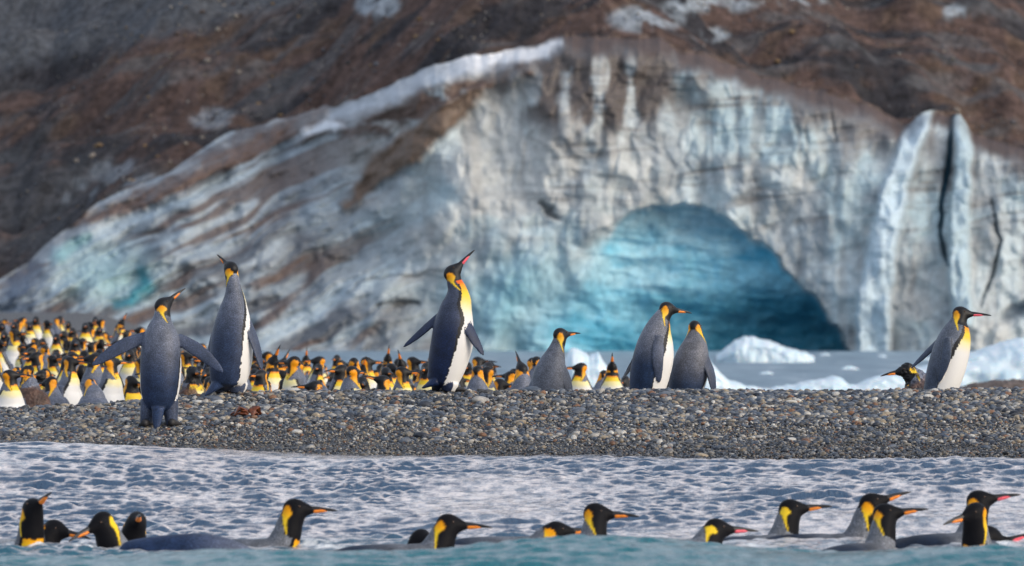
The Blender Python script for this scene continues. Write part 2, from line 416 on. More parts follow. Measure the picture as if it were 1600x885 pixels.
# ---- colour of the ice itself (clean, blue, dirty) and of the debris on it
def rgb(*c): return np.array(c)[None, None, :]
def mixv(a, b, t): return a + (b - a) * np.clip(t, 0, 1)[..., None]
clean, cream, blue = rgb(0.48, 0.555, 0.585), rgb(0.50, 0.505, 0.49), rgb(0.27, 0.42, 0.48)
dirt, black, brown, teal = rgb(0.125, 0.115, 0.115), rgb(0.035, 0.037, 0.045), rgb(0.105, 0.07, 0.058), rgb(0.045, 0.22, 0.28)
C = mixv(clean + 0 * U[..., None], cream, smooth(0.42, 0.66, fbm(U / 85, V / 130, 4, 101)) * 0.8)
C = mixv(C, blue, smooth(0.52, 0.75, fbm(U / 110, V / 75, 4, 102)) * 0.5)
C = mixv(C, rgb(0.28, 0.31, 0.335), smooth(0.42, 0.72, fbm(U / 44, V / 44, 5, 103)) * 0.75)
face = (1 - leftness) * (1 - cave)
topd = smooth(0, 1, np.clip((150 - above) / 150.0, 0, 1))
# strata of grit, stronger in the upper cliff
st_amt = smooth(0.60, 0.88, strata) * (0.08 + 0.92 * str_m) * smooth(0.36, 0.62, fbm(U / 55, V / 26, 4, 104))
C = mixv(C, rgb(0.20, 0.20, 0.20), st_amt * face * 0.85)
# melt streaks of grit
C = mixv(C, rgb(0.27, 0.245, 0.225), smooth(0.55, 0.8, flutes) * face * (0.30 + 0.4 * topd))
C = mixv(C, dirt, smooth(0.40, 0.66, fbm(U / 34, V / 60, 5, 105) * 0.6 + 0.52 * topd * fbm(U / 60, V / 90, 3, 106) + 0.1 * topd) * face * topd)
dk = smooth(0, 1, np.clip(1 - np.hypot((U - 930) / 230.0, (V - 135) / 125.0), 0, 1))
C = mixv(C, rgb(0.10, 0.085, 0.08), dk * smooth(0.34, 0.60, fbm(U / 26, V / 60, 5, 107)) * 1.9 * (1 - s_snow))
# cracks between blocks
C = mixv(C, dirt, smooth(0, 1, np.clip((0.05 - (d2 - d1)) / 0.05, 0, 1)) * face * 0.45 * smooth(0.52, 0.66, fbm(U / 70, V / 70, 2, 108)))
# left margin
L = mixv(rgb(0.24, 0.285, 0.325) + 0 * U[..., None], rgb(0.38, 0.43, 0.465), smooth(0.45, 0.72, fbm(fa / 80, fc / 42, 4, 110)))
L = mixv(L, rgb(0.075, 0.082, 0.10), smooth(0.46, 0.66, fbm(fa / 120, fc / 36, 5, 111)) * 0.85)
L = mixv(L, brown, smooth(0.52, 0.68, fbm(fa / 150, fc / 24, 4, 112)) * 0.85)
L = mixv(L, rgb(0.36, 0.45, 0.52), smooth(0.52, 0.70, fbm(fa / 260, fc / 15, 3, 109)) * 0.7)
tealm = smooth(0, 1, np.clip(1.25 - np.hypot((U - 170) / 95.0, (V - 430) / 58.0), 0, 1))
L = mixv(L, rgb(0.28, 0.43, 0.47), tealm * (0.5 + 0.5 * fbm(U / 40, V / 40, 3, 113)))
L = mixv(L, teal, stroke(([(222, 420), (228, 450), (205, 470), (180, 476)], [3, 11, 9, 5]), 9))
L = mixv(L, rgb(0.20, 0.36, 0.40), stroke(([(92, 400), (120, 380), (140, 368)], [14, 12, 5]), 8) * 0.9)
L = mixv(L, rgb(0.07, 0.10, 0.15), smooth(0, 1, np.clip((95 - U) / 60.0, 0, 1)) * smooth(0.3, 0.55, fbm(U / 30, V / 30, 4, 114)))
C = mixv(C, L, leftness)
# snow, ribs, debris
C = mixv(C, rgb(0.40, 0.44, 0.49) * (0.7 + 0.6 * fbm(U / 40, V / 12, 4, 119))[..., None], s_snow * 0.9)
C = mixv(C, rgb(0.74, 0.75, 0.77), smooth(0, 1, np.clip(s_snow * smooth(640, 760, U) - 0.15, 0, 1)) * smooth(0, 1, np.clip((topv[None, :] - V + 40) / 26.0, 0, 1)))
C = mixv(C, rgb(0.62, 0.66, 0.71), s_snow2)
C = mixv(C, rgb(0.40, 0.44, 0.47), s_band * smooth(0.3, 0.55, fbm(U / 30, V / 30, 3, 115)))
deb = brown * (0.75 + 0.7 * fbm(U / 14, V / 14, 4, 116))[..., None]
C = mixv(C, deb, s_da * (0.55 + 0.45 * smooth(0.35, 0.6, fbm(fa / 60, fc / 14, 3, 125)))); C = mixv(C, deb * rgb(1.25, 1.3, 1.15), s_db); C = mixv(C, deb * 0.8, s_dc * smooth(0.25, 0.5, fbm(U / 26, V / 16, 4, 117)))
C = mixv(C, rgb(0.50, 0.62, 0.70), s_rib1 * 0.9); C = mixv(C, rgb(0.42, 0.54, 0.60), s_rib2 * 0.9)
C = mixv(C, rgb(0.02, 0.11, 0.17), s_c1); C = mixv(C, rgb(0.07, 0.075, 0.085), np.maximum(s_c2 * 0.85, s_c3 * 0.5)); C = mixv(C, black, np.maximum(s_h1 * 0.6, s_h2 * 0.35)); C = mixv(C, rgb(0.03, 0.08, 0.15), s_h3 * 0.5)
C = mixv(C, dirt, s_ov * 0.5)
# rim dirt
rimd = smooth(0, 1, np.clip((16 + 34 * fbm(U / 22, U * 0, 4, 118) - above) / 20.0, 0, 1)) * (1 - s_snow) * (1 - s_rib1 * 0.7) * (1 - s_rib2 * 0.7) * (1 - 0.75 * leftness)
C = mixv(C, deb * 0.72, rimd)
# dense blue ice of the cave, and the glow of it left of the mouth
glow = smooth(0, 1, np.clip(1.15 - np.hypot((U - 840) / 165.0, (V - 480) / 110.0), 0, 1)) * (1 - cave)
C = mixv(C, rgb(0.20, 0.44, 0.54), glow * 0.95)
B = mixv(rgb(0.09, 0.38, 0.54) + 0 * U[..., None], rgb(0.28, 0.60, 0.74), smooth(0.36, 0.70, fbm((U + 0.8 * V) / 150, (V - 0.25 * U) / 48, 4, 120)))
B = mixv(B, rgb(0.46, 0.71, 0.80), smooth(0.52, 0.8, fbm((U + V) / 90, (V - 0.2 * U) / 40, 4, 121)) * 0.7)
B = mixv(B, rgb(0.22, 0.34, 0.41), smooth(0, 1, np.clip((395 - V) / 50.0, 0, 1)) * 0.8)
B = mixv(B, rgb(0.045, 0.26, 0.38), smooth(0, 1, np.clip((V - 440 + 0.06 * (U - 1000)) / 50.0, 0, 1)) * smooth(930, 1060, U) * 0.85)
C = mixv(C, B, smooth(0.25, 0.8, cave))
C = C * (0.92 + 0.16 * fbm(U / 7, V / 7, 3, 130))[..., None]

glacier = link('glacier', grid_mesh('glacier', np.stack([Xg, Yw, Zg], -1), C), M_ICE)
tag(glacier, 'dirty white and blue glacier front with an arched ice cave', kind='structure')

# ------------------------------------------------------------------ moraine-covered hill behind the rim
ut = np.concatenate([np.arange(-480, -20, 12.0), np.arange(-20, 1620, 3.6), np.arange(1620, 2200, 12.0)])
NT = 230
s = np.linspace(0, 1, NT) ** 1.6 * 120.0
rimY = np.interp(ut, us, Yw[-1]); rimZ = np.interp(ut, us, Zg[-1])
ker = np.hanning(31); ker /= ker.sum()
def sm(a): return np.convolve(np.pad(a, 15, 'edge'), ker, 'valid')
rimYs = sm(sm(rimY)) + 0.4
rimZs = sm(np.array([rimZ[max(0, k - 9):k + 10].min() for k in range(len(rimZ))]))
UU = np.repeat(ut[None, :], NT, 0); SS = np.repeat(s[:, None], len(ut), 1)
HYY = rimYs[None, :] - 0.5 + SS
HX = (UU - CX) / F_PX * rimYs[None, :] + 0 * SS
slope = np.interp(ut, [0, 300, 600, 900, 1600], [0.46, 0.50, 0.54, 0.62, 0.55])[None, :]
grow = smooth(0, 6, SS)
HZ = rimZs[None, :] - 0.9 + slope * SS - 0.0020 * np.maximum(SS - 70, 0) ** 2
mound = 2.6 * (fbm(HX / 9.0, HYY / 6.0, 4, 140) - 0.5) * 2 + 1.3 * (ridged(HX / 5.5 + 0.2 * HYY, HYY / 3.2, 3, 141) - 0.6)
HZ = HZ + grow * mound + 0.25 * (fbm(HX / 1.1, HYY / 1.1, 3, 142) - 0.5)
pu = CX + HX / HYY * F_PX; pv = HY - (HZ - CAM_H) / HYY * F_PX
br = rgb(0.080, 0.053, 0.046)
H = br * (0.65 + 0.8 * fbm(HX / 2.2, HYY / 2.2, 5, 150))[..., None]
H = mixv(H, rgb(0.098, 0.066, 0.048), smooth(0.56, 0.72, fbm(HX / 3.4, HYY / 2.6, 5, 151)) * 0.7)
H = mixv(H, rgb(0.024, 0.027, 0.034), smooth(0.53, 0.66, fbm((HX + 0.8 * HYY) / 7.5, (HYY - 0.15 * HX) / 2.0, 5, 152)) * 0.85)
H = mixv(H, rgb(0.085, 0.085, 0.09), smooth(0.55, 0.70, fbm((HX + HYY) / 6.0, (HYY - 0.2 * HX) / 1.6, 5, 154)) * 0.7)
H = mixv(H, rgb(0.088, 0.094, 0.105), smooth(0, 1, np.clip((1 - pu / 560.0 - pv / 128.0) * 4, 0, 1)) * 0.9)
H = mixv(H, rgb(0.058, 0.061, 0.068), smooth(0, 1, np.clip((1.25 - np.hypot((pu - 60) / 230.0, (pv - 320) / 100.0)) * 2, 0, 1)) * smooth(0.3, 0.6, fbm(HX / 3, HYY / 3, 4, 153)) * 0.9)
def hp(cx_, cy_, rx, ry, thr, seed): return smooth(0, 1, np.clip((1 - np.hypot((pu - cx_) / rx, (pv - cy_) / ry)) * 3, 0, 1)) * smooth(thr, thr + 0.12, fbm(HX / 1.5, HYY / 1.5, 4, seed))
for a in ((590, 8, 42, 24, .32, 160), (1010, 30, 70, 26, .44, 161), (1110, 8, 90, 14, .38, 162), (1110, 55, 36, 12, .36, 163), (1492, 18, 22, 12, .34, 164), (1240, 2, 60, 9, .4, 165), (335, 186, 46, 20, .40, 167), (190, 270, 60, 26, .44, 168), (255, 285, 30, 18, .4, 169), (120, 300, 40, 20, .5, 170)):
    H = mixv(H, rgb(0.27, 0.31, 0.35), hp(*a) * (0.8 if a[1] < 100 else 0.5))
hill = link('hill', grid_mesh('hill', np.stack([HX, HYY, HZ], -1), H), M_HILL)
tag(hill, 'brown rock-strewn moraine slope above the glacier', kind='structure')
HILL_PTS = np.stack([HX, HYY, HZ], -1)

# ------------------------------------------------------------------ penguins
def feather_mat(name='penguin_plumage', rough=0.45, spec=0.3):
    m, n, l, bs = mat_nodes(name)
    at = n.new('ShaderNodeAttribute'); at.attribute_name = 'Col'
    tc = n.new('ShaderNodeTexCoord')
    t = noise_node(n, l, 140, 3, tc.outputs['Object'], 0.7)
    t3 = noise_node(n, l, 11, 4, tc.outputs['Object'], 0.6)
    r = ramp(n, l, t.outputs['Fac'], [(0.36, (0.58,) * 3), (0.52, (0.95,) * 3), (0.68, (1.6, 1.6, 1.65))])
    r3 = ramp(n, l, t3.outputs['Fac'], [(0.3, (0.6,) * 3), (0.7, (1.35, 1.3, 1.28))])
    sp = mixc(n, l, at.outputs['Color'], r.outputs['Color'], mode='MULTIPLY', f=1.0)
    sp = mixc(n, l, sp, r3.outputs['Color'], mode='MULTIPLY', f=1.0)
    # silver tips only on the slate feathers, the pale and coloured plumage stays clean
    at2 = n.new('ShaderNodeAttribute'); at2.attribute_name = 'slate'
    c = mixc(n, l, at.outputs['Color'], sp, at2.outputs['Fac'])
    l.new(c, bs.inputs['Base Color'])
    bs.inputs['Roughness'].default_value = rough; bs.inputs['Specular IOR Level'].default_value = spec
    bump(n, l, t.outputs['Fac'], bs, 0.35, 0.004)
    return m
M_PLUME = feather_mat(); M_WET = feather_mat('wet_plumage', 0.5, 0.08)
def plain_mat(name, col, rough=0.4, spec=0.4, ns=60, var=0.25):
    m, n, l, bs = mat_nodes(name)
    tc = n.new('ShaderNodeTexCoord'); t = noise_node(n, l, ns, 4, tc.outputs['Object'])
    r = ramp(n, l, t.outputs['Fac'], [(0.3, tuple(x * (1 - var) for x in col)), (0.7, tuple(x * (1 + var) for x in col))])
    l.new(r.outputs['Color'], bs.inputs['Base Color']); bs.inputs['Roughness'].default_value = rough; bs.inputs['Specular IOR Level'].default_value = spec
    bump(n, l, t.outputs['Fac'], bs, 0.2, 0.003)
    return m
M_BILL = plain_mat('bill_horn', (0.018, 0.017, 0.018), 0.35)
M_PLATE_O = plain_mat('bill_plate_orange', (0.85, 0.24, 0.02), 0.4, var=0.12)
M_PLATE_P = plain_mat('bill_plate_pink', (0.85, 0.12, 0.16), 0.4, var=0.12)
M_FOOT = plain_mat('foot_skin', (0.025, 0.024, 0.026), 0.6)
M_EYE = plain_mat('eye_dark', (0.05, 0.025, 0.012), 0.1, 0.6)

def catmull(P, n):
    P = np.asarray(P, float)
    seg = np.r_[0, np.cumsum(np.maximum(np.linalg.norm(np.diff(P[:, :3], axis=0), axis=1), 1e-4))]
    t = np.linspace(0, seg[-1], n)
    out = np.zeros((n, P.shape[1]))
    m = np.zeros_like(P)
    for k in range(len(P)):                       # finite-difference tangents (monotone enough for these curves)
        a, b = max(k - 1, 0), min(k + 1, len(P) - 1)
        m[k] = (P[b] - P[a]) / (seg[b] - seg[a])
    k = np.clip(np.searchsorted(seg, t, side='right') - 1, 0, len(P) - 2)
    h = seg[k + 1] - seg[k]; s = ((t - seg[k]) / h)[:, None]; h = h[:, None]
    out = (2 * s**3 - 3 * s**2 + 1) * P[k] + (s**3 - 2 * s**2 + s) * h * m[k] + (-2 * s**3 + 3 * s**2) * P[k + 1] + (s**3 - s**2) * h * m[k + 1]
    return out, t

def nrm(v):
    v = np.asarray(v, float)
    return v / (np.linalg.norm(v, axis=-1, keepdims=True) + 1e-12)

def shell(rings):
    """rings n x s x 3 -> verts, faces (closed with caps)"""
    n, s = rings.shape[:2]
    V = [rings.reshape(-1, 3), rings[0].mean(0)[None], rings[-1].mean(0)[None]]
    idx = np.arange(n * s).reshape(n, s); nx = np.roll(idx, -1, 1)
    F = np.stack([idx[:-1], nx[:-1], nx[1:], idx[1:]], -1).reshape(-1, 4)
    c0, c1 = n * s, n * s + 1
    T = [(c0, nx[0, k], idx[0, k]) for k in range(s)] + [(c1, idx[-1, k], nx[-1, k]) for k in range(s)]
    return np.concatenate(V), F, T

def frames(C, v0):
    """parallel transport: tangents, ventral vectors, left vectors"""
    T = nrm(np.gradient(C, axis=0)); Vv = np.zeros_like(C); v = np.asarray(v0, float)
    for k in range(len(C)):
        v = v - T[k] * v.dot(T[k]); v = v / np.linalg.norm(v); Vv[k] = v
    return T, Vv, np.cross(T, Vv)

BLACK, SLATE_UP, SLATE_LO = np.array((0.007, 0.007, 0.009)), np.array((0.13, 0.15, 0.20)), np.array((0.02, 0.038, 0.09))
WHITE, YEL, ORA, RED = np.array((0.80, 0.79, 0.77)), np.array((0.86, 0.58, 0.03)), np.array((0.88, 0.33, 0.008)), np.array((0.72, 0.10, 0.008))
def mixn(a, b, t): return a + (b - a) * np.clip(t, 0, 1)[:, None]

def penguin_mesh(name, spine, v0, head_u, head_v, flips=(), legs=(), tail=None, voxel=0.006, neck=1.0, chest=1.0, brown=0.0, dark=1.0, head_scale=1.0, red=0.5, scruff=0.0, slate=None, smooth_it=3, patch_yellow=0.0, bord_shift=0.0, throat=0.07, mat=None, neck_bord=0.0, patch_scale=1.0):
    """spine: rows (x, y, z, half width, half depth), ends at the head centre; returns one closed mesh with plumage colours"""
    up_c, lo_c = slate if slate is not None else (SLATE_UP, SLATE_LO)
    S, arc = catmull(spine, 150)
    C = S[:, :3]; T, Vv, Lv = frames(C, v0)
    nseg = 112
    phi = np.linspace(-math.pi, math.pi, nseg, endpoint=False)
    R = C[:, None] + np.cos(phi)[None, :, None] * S[:, 4][:, None, None] * Vv[:, None] + np.sin(phi)[None, :, None] * S[:, 3][:, None, None] * Lv[:, None]
    # close the two ends smoothly
    cap = np.sqrt(np.clip(np.minimum(arc / 0.05, 1), 0.02, 1))
    R = C[:, None] + (R - C[:, None]) * cap[:, None, None]
    verts, quads, tris, cols, slt = [], [], [], [], []
    off = 0
    def push(V, F, Tr, c, sl):
        nonlocal off
        verts.append(V); quads.append(F + off); tris.extend([(a + off, b + off, d + off) for a, b, d in Tr]); cols.append(c); slt.append(sl); off += len(V)
    hc = C[-1]; hu = nrm(head_u); hv = np.asarray(head_v, float); hv = nrm(hv - hu * hv.dot(hu)); hw = np.cross(hv, hu)
    hs = head_scale
    def head_rule(p, base, bsl):
        d = (p - hc) / hs
        u, v, w = d @ hu, d @ hv, d @ hw
        te = T[-1]; hl = hu - te * hu.dot(te)
        if np.linalg.norm(hl) > 0.3:                     # below the head follow the neck, whichever way the bill points
            hl = nrm(hl); u2, v2, w2 = d @ hl, d @ te, d @ np.cross(te, hl)
            k_ = 1 - smooth(-0.065, -0.025, v2)
            u, v, w = u + (u2 - u) * k_, v + (v2 - v) * k_, w + (w2 - w) * k_
        inside = (u / 0.086) ** 2 + ((v + 0.002) / 0.062) ** 2 + (w / 0.060) ** 2 < 1.0
        zone = (v > -0.115) & (v < 0.07) & (np.abs(w) < 0.085) & (u > -0.10) & (u < 0.10)
        cu = np.interp(v, [-0.115, -0.075, -0.035, 0.012], [0.020, -0.010, -0.033, -0.037])
        hw_ = np.interp(v, [-0.115, -0.075, -0.035, -0.005, 0.012, 0.022], [0.006, 0.011, 0.019, 0.0225, 0.015, 0.0]) * patch_scale
        c = np.repeat(BLACK[None], len(p), 0); sl = np.zeros(len(p))
        pa = (np.abs(u - cu) < hw_) & (np.abs(w) > 0.014)
        nape = (u < cu) & (v < -0.020) & ~pa
        c[nape] = up_c * 1.1; sl[nape] = 1
        pc = mixn(np.repeat(ORA[None], len(p), 0), np.repeat(YEL[None], len(p), 0), np.clip(patch_yellow + (0.010 - v) / 0.08, 0, 1))
        k2 = smooth(0, 0.0075, hw_ - np.abs(u - cu)) * pa; c = mixn(c, pc, k2); sl = np.where(pa, 0, sl)
        front = (u >= cu) & ~pa
        keep = front & (v < -throat)                     # below the black throat the breast colours of the body stand
        use = (inside | zone) & ~keep
        return np.where(use[:, None], c, base), np.where(use, sl, bsl)
    def body_rule(p, q, ph, z01):
        """q metres down the spine from the head, ph angle from the ventral line (deg), z01 0 at the tail end .. 1 at the head"""
        q = q / neck
        n_ = len(p)
        up = np.repeat(up_c[None], n_, 0); lo = np.repeat(lo_c[None], n_, 0)
        back = mixn(up, lo, np.clip(smooth(0.12, 0.52, q) * dark, 0, 1))
        wob = 1.6 * np.sin(q * 31 + 1.3) + 0.7 * np.sin(q * 83 + ph * 0.02)
        bord = np.interp(q, [0.04, 0.09, 0.14, 0.22, 0.34, 0.5, 0.7], [70, 56, 62, 76, 92, 101, 98]) + wob + bord_shift * smooth(0.2, 0.35, q) + neck_bord * (1 - smooth(0.16, 0.3, q))
        # breast
        w_ = np.repeat(WHITE[None], n_, 0)
        fr = mixn(np.repeat((RED * red + ORA * (1 - red))[None], n_, 0), np.repeat(ORA[None], n_, 0), smooth(0.075, 0.105, q))
        fr = mixn(fr, np.repeat(YEL[None], n_, 0), smooth(0.095, 0.135 * chest, q))
        fr = mixn(fr, np.repeat(np.array((0.84, 0.74, 0.36))[None], n_, 0), smooth(0.14, 0.20 * chest, q))
        fr = mixn(fr, w_, smooth(0.17, 0.27 * chest, q))
        fr = mixn(fr, np.repeat(BLACK[None], n_, 0), 1 - smooth(throat / neck - 0.008, throat / neck + 0.008, q))
        a = np.abs(ph)
        isb = a > bord
        c = np.where(isb[:, None], back, fr)
        sl = np.where(isb, 1.0, 0.0)
        # dark line that parts back and breast
        ln = (np.abs(a - bord) < np.interp(q, [0.06, 0.12, 0.3, 0.45, 0.6], [7, 8, 7, 3.0, 1.0])) & (q > 0.085)
        c = np.where(ln[:, None], BLACK * 1.6, c); sl = np.where(ln, 0, sl)
        return c, sl
    Vb, F, Tr = shell(R)
    qv = np.repeat(arc[-1] - arc, nseg); pv_ = np.degrees(np.tile(phi, 150))
    qv = np.r_[qv, arc[-1], 0]; pv_ = np.r_[pv_, 180, 0]
    c, sl = body_rule(Vb, qv, pv_, 1 - qv / arc[-1])
    if brown > 0:
        nb = np.array([0.5 + 0.5 * math.sin(a_ * 7 + b_ * 3) for a_, b_ in zip(qv * 10, np.radians(pv_))])
        mk = np.clip((np.abs(pv_) > 60 - 40 * (brown > 0.9)) * 1.0, 0, 1) * smooth(0.08, 0.14, qv)
        c = mixn(c, np.repeat(np.array((0.095, 0.052, 0.034))[None], len(c), 0) * (0.7 + 0.6 * nb[:, None]), mk * min(1.0, brown)); sl = np.maximum(sl, mk)
    c, sl = head_rule(Vb, c, sl)
    push(Vb, F, Tr, c, sl)
    # head
    hst = np.array([(-0.060, 0.010, 0.009), (-0.054, 0.024, 0.021), (-0.042, 0.037, 0.032), (-0.024, 0.0445, 0.039), (-0.002, 0.045, 0.040), (0.018, 0.0395, 0.035), (0.036, 0.030, 0.026), (0.052, 0.0215, 0.018), (0.066, 0.0155, 0.0125), (0.078, 0.010, 0.008)]) * hs
    Hh, _ = catmull(np.c_[hst[:, 0], np.zeros((len(hst), 2)), hst[:, 1:]], 44)
    ph2 = np.linspace(0, 2 * math.pi, 56, endpoint=False)
    Rh = hc + Hh[:, 0][:, None, None] * hu + (np.cos(ph2)[None, :, None] * Hh[:, 3][:, None, None] - (0.10 * np.maximum(Hh[:, 0], 0))[:, None, None]) * hv + np.sin(ph2)[None, :, None] * Hh[:, 4][:, None, None] * hw
    Vh, F, Tr = shell(Rh)
    c, sl = head_rule(Vh, np.repeat(BLACK[None], len(Vh), 0), np.zeros(len(Vh)))
    push(Vh, F, Tr, c, sl)
    # flippers: (root, mid, tip, outward normal hint, half chord)
    for (a, b, e, nh, hcd) in flips:
        a, b, e = map(lambda z_: np.asarray(z_, float), (a, b, e))
        Fp, ar = catmull(np.stack([a, b, e]), 60)
        t = ar / ar[-1]; Tt = nrm(np.gradient(Fp, axis=0)); nh = np.asarray(nh, float)
        N = nrm(nh[None] - Tt * (Tt @ nh)[:, None]); Ch = np.cross(Tt, N)
        hcx = hcd * np.interp(t, [0, 0.12, 0.35, 0.65, 0.88, 0.96, 1.0], [0.72, 0.86, 1.0, 0.86, 0.56, 0.36, 0.10])
        th = np.interp(t, [0, 0.2, 0.6, 1.0], [0.020, 0.013, 0.009, 0.004])
        ph3 = np.linspace(0, 2 * math.pi, 40, endpoint=False)
        Rf = Fp[:, None] + np.cos(ph3)[None, :, None] * hcx[:, None, None] * Ch[:, None] + np.sin(ph3)[None, :, None] * th[:, None, None] * N[:, None]
        Vf, F, Tr = shell(Rf)
        side = np.r_[np.tile(np.sin(ph3), 60), 0.5, 0.5]; cc = np.r_[np.tile(np.abs(np.cos(ph3)), 60), 1, 1]; tv = np.r_[np.repeat(t, 40), 0, 1]
        c = mixn(np.repeat((0.55 * up_c + 0.45 * lo_c)[None], len(Vf), 0), np.repeat((lo_c * 1.1)[None], len(Vf), 0), 0.2 + 0.5 * tv)
        if brown > 0.5: c = mixn(c, np.repeat(np.array((0.10, 0.055, 0.036))[None], len(c), 0), 0 * tv + 0.9)
        under = (side < -0.2) & (cc < 0.8) & (tv > 0.12)
        c[under] = np.array((0.42, 0.42, 0.43)); 
        edge = (cc > 0.93)
        c[edge] = c[edge] * 0.55
        push(Vf, F, Tr, c, np.where(under, 0.0, 0.8))
    # legs: (top, foot, top radius)
    vf = np.asarray(v0, float)
    for (a, b, r0) in legs:
        a, b = np.asarray(a, float), np.asarray(b, float)
        t = np.linspace(0, 1, 24); Cc = a + (b - a) * t[:, None]; rr = r0 * np.interp(t, [0, 0.15, 0.5, 0.85, 1], [0.8, 1.0, 0.9, 0.66, 0.45])
        fv = Vv[0] if abs(Vv[0][2]) < 0.7 else np.array((1.0, 0, 0)); lv = nrm(np.cross(nrm(b - a), fv)); fv = np.cross(lv, nrm(b - a))
        ph4 = np.linspace(-math.pi, math.pi, 44, endpoint=False)
        Rl = Cc[:, None] + np.cos(ph4)[None, :, None] * rr[:, None, None] * fv + np.sin(ph4)[None, :, None] * rr[:, None, None] * lv
        Vl, F, Tr = shell(Rl)
        an = np.r_[np.tile(np.abs(np.degrees(ph4)), 24), 180, 180]
        c = np.where((an > 88)[:, None], (up_c * 0.35 + lo_c * 0.75) if brown < 0.5 else np.array((0.095, 0.052, 0.034)), WHITE)
        tl_ = np.r_[np.repeat(t, 44), 0, 1]; c = np.where((tl_ > 0.86)[:, None], BLACK * 2.5, c)
        push(Vl, F, Tr, c, (an > 88) * 1.0)
    if tail is not None:
        a, b = np.asarray(tail[0], float), np.asarray(tail[1], float); wd = tail[2]
        t = np.linspace(0, 1, 20); Cc = a + (b - a) * t[:, None]; ax = nrm(b - a)
        lv = nrm(Lv[0] - ax * ax.dot(Lv[0])); nv = np.cross(ax, lv)
        ww = wd * np.interp(t, [0, 0.4, 0.8, 1], [1.0, 0.8, 0.45, 0.12]); hh = np.interp(t, [0, 0.5, 1], [0.035, 0.016, 0.005])
        ph5 = np.linspace(0, 2 * math.pi, 32, endpoint=False)
        Rt = Cc[:, None] + np.cos(ph5)[None, :, None] * ww[:, None, None] * lv + np.sin(ph5)[None, :, None] * hh[:, None, None] * nv
        Vt, F, Tr = shell(Rt)
        push(Vt, F, Tr, np.repeat((lo_c * 1.25)[None], len(Vt), 0), np.ones(len(Vt)))
    V = np.concatenate(verts); cc = np.concatenate(cols); sl = np.concatenate(slt)
    me = bpy.data.meshes.new('tmp')
    me.from_pydata(V.tolist(), [], [tuple(f) for q in quads for f in q.tolist()] + tris)
    me.update()
    bm = bmesh.new(); bm.from_mesh(me); bmesh.ops.recalc_face_normals(bm, faces=bm.faces); bm.to_mesh(me); bm.free()
    ob = bpy.data.objects.new('tmp', me); COL.objects.link(ob)
    md = ob.modifiers.new('r', 'REMESH'); md.mode = 'VOXEL'; md.voxel_size = voxel; md.use_smooth_shade = True
    ms = ob.modifiers.new('s', 'SMOOTH'); ms.factor = 0.5; ms.iterations = smooth_it
    dg = bpy.context.evaluated_depsgraph_get()
    out = bpy.data.meshes.new_from_object(ob.evaluated_get(dg)); out.name = name
    bpy.data.objects.remove(ob); bpy.data.meshes.remove(me)
    nv = len(out.vertices); P = np.zeros(nv * 3, np.float32); out.vertices.foreach_get('co', P); P = P.reshape(-1, 3)
    kd = kdtree.KDTree(len(V))
    for i, p in enumerate(V.tolist()): kd.insert(p, i)
    kd.balance()
    ids = np.array([kd.find(p)[1] for p in P.tolist()])
    c = cc[ids]; s_ = sl[ids]
    if scruff > 0:
        N = np.zeros(nv * 3, np.float32); out.vertices.foreach_get('normal', N); N = N.reshape(-1, 3)
        k = fbm(P[:, 0] * 60 + P[:, 1] * 40, P[:, 2] * 55, 3, 5) - 0.45
        far = np.linalg.norm(P - hc - hu * 0.07, axis=1) > 0.05
        P = P + N * (scruff * k * far)[:, None]
        out.vertices.foreach_set('co', P.reshape(-1).astype(np.float32))
        pale = (c.mean(1) > 0.25)
        c = np.where((pale & (k > 0.12))[:, None], np.array((0.12, 0.085, 0.06)), c)
    set_col(out, c)
    at = out.attributes.new('slate', 'FLOAT', 'POINT'); at.data.foreach_set('value', s_.astype(np.float32))
    out.shade_smooth(); out.materials.clear(); out.materials.append(mat or M_PLUME)
    return out

def loft_mesh(name, C, W, Hh, wv, hv, mat, seg=12):
    ph = np.linspace(0, 2 * math.pi, seg, endpoint=False)
    R = C[:, None] + np.cos(ph)[None, :, None] * W[:, None, None] * wv + np.sin(ph)[None, :, None] * Hh[:, None, None] * hv
    V, F, Tr = shell(R)
    me = bpy.data.meshes.new(name); me.from_pydata(V.tolist(), [], [tuple(f) for f in F.tolist()] + Tr)
    bm = bmesh.new(); bm.from_mesh(me); bmesh.ops.recalc_face_normals(bm, faces=bm.faces); bm.to_mesh(me); bm.free()
    me.shade_smooth(); me.materials.append(mat)
    return me

def bill_meshes(hc, hu, hv, L=0.118, plate=M_PLATE_O, hs=1.0):
    hu = nrm(hu); hv = np.asarray(hv, float); hv = nrm(hv - hu * hv.dot(hu)); hw = np.cross(hv, hu)
    base = np.asarray(hc) + hu * 0.058 * hs - hv * 0.005 * hs
    t = np.linspace(0, 1, 18)
    C = base + hu * (t * L)[:, None] - hv * (0.013 * t ** 2.2)[:, None]
    W = np.interp(t, [0, 0.15, 0.5, 0.85, 1], [0.0125, 0.0105, 0.0065, 0.0038, 0.0016]) * hs
    H = np.interp(t, [0, 0.15, 0.5, 0.85, 1], [0.016, 0.0135, 0.0085, 0.005, 0.002]) * hs
    b = loft_mesh('bill', C, W, H, hw, hv, M_BILL)
    t2 = np.linspace(0.04, 0.68, 14)
    C2 = base + hu * (t2 * L)[:, None] - hv * (0.013 * t2 ** 2.2 + np.interp(t2, [0.04, 0.68], [0.0072, 0.0038]) * hs)[:, None]
    k = np.interp(t2, [0.04, 0.14, 0.45, 0.68], [0.3, 1.05, 0.85, 0.15])
    p = loft_mesh('bill_plate', C2, 0.0130 * k * np.interp(t2, [0, 1], [1, 0.62]) * hs, 0.0092 * k * hs, hw, hv, plate)
    return b, p

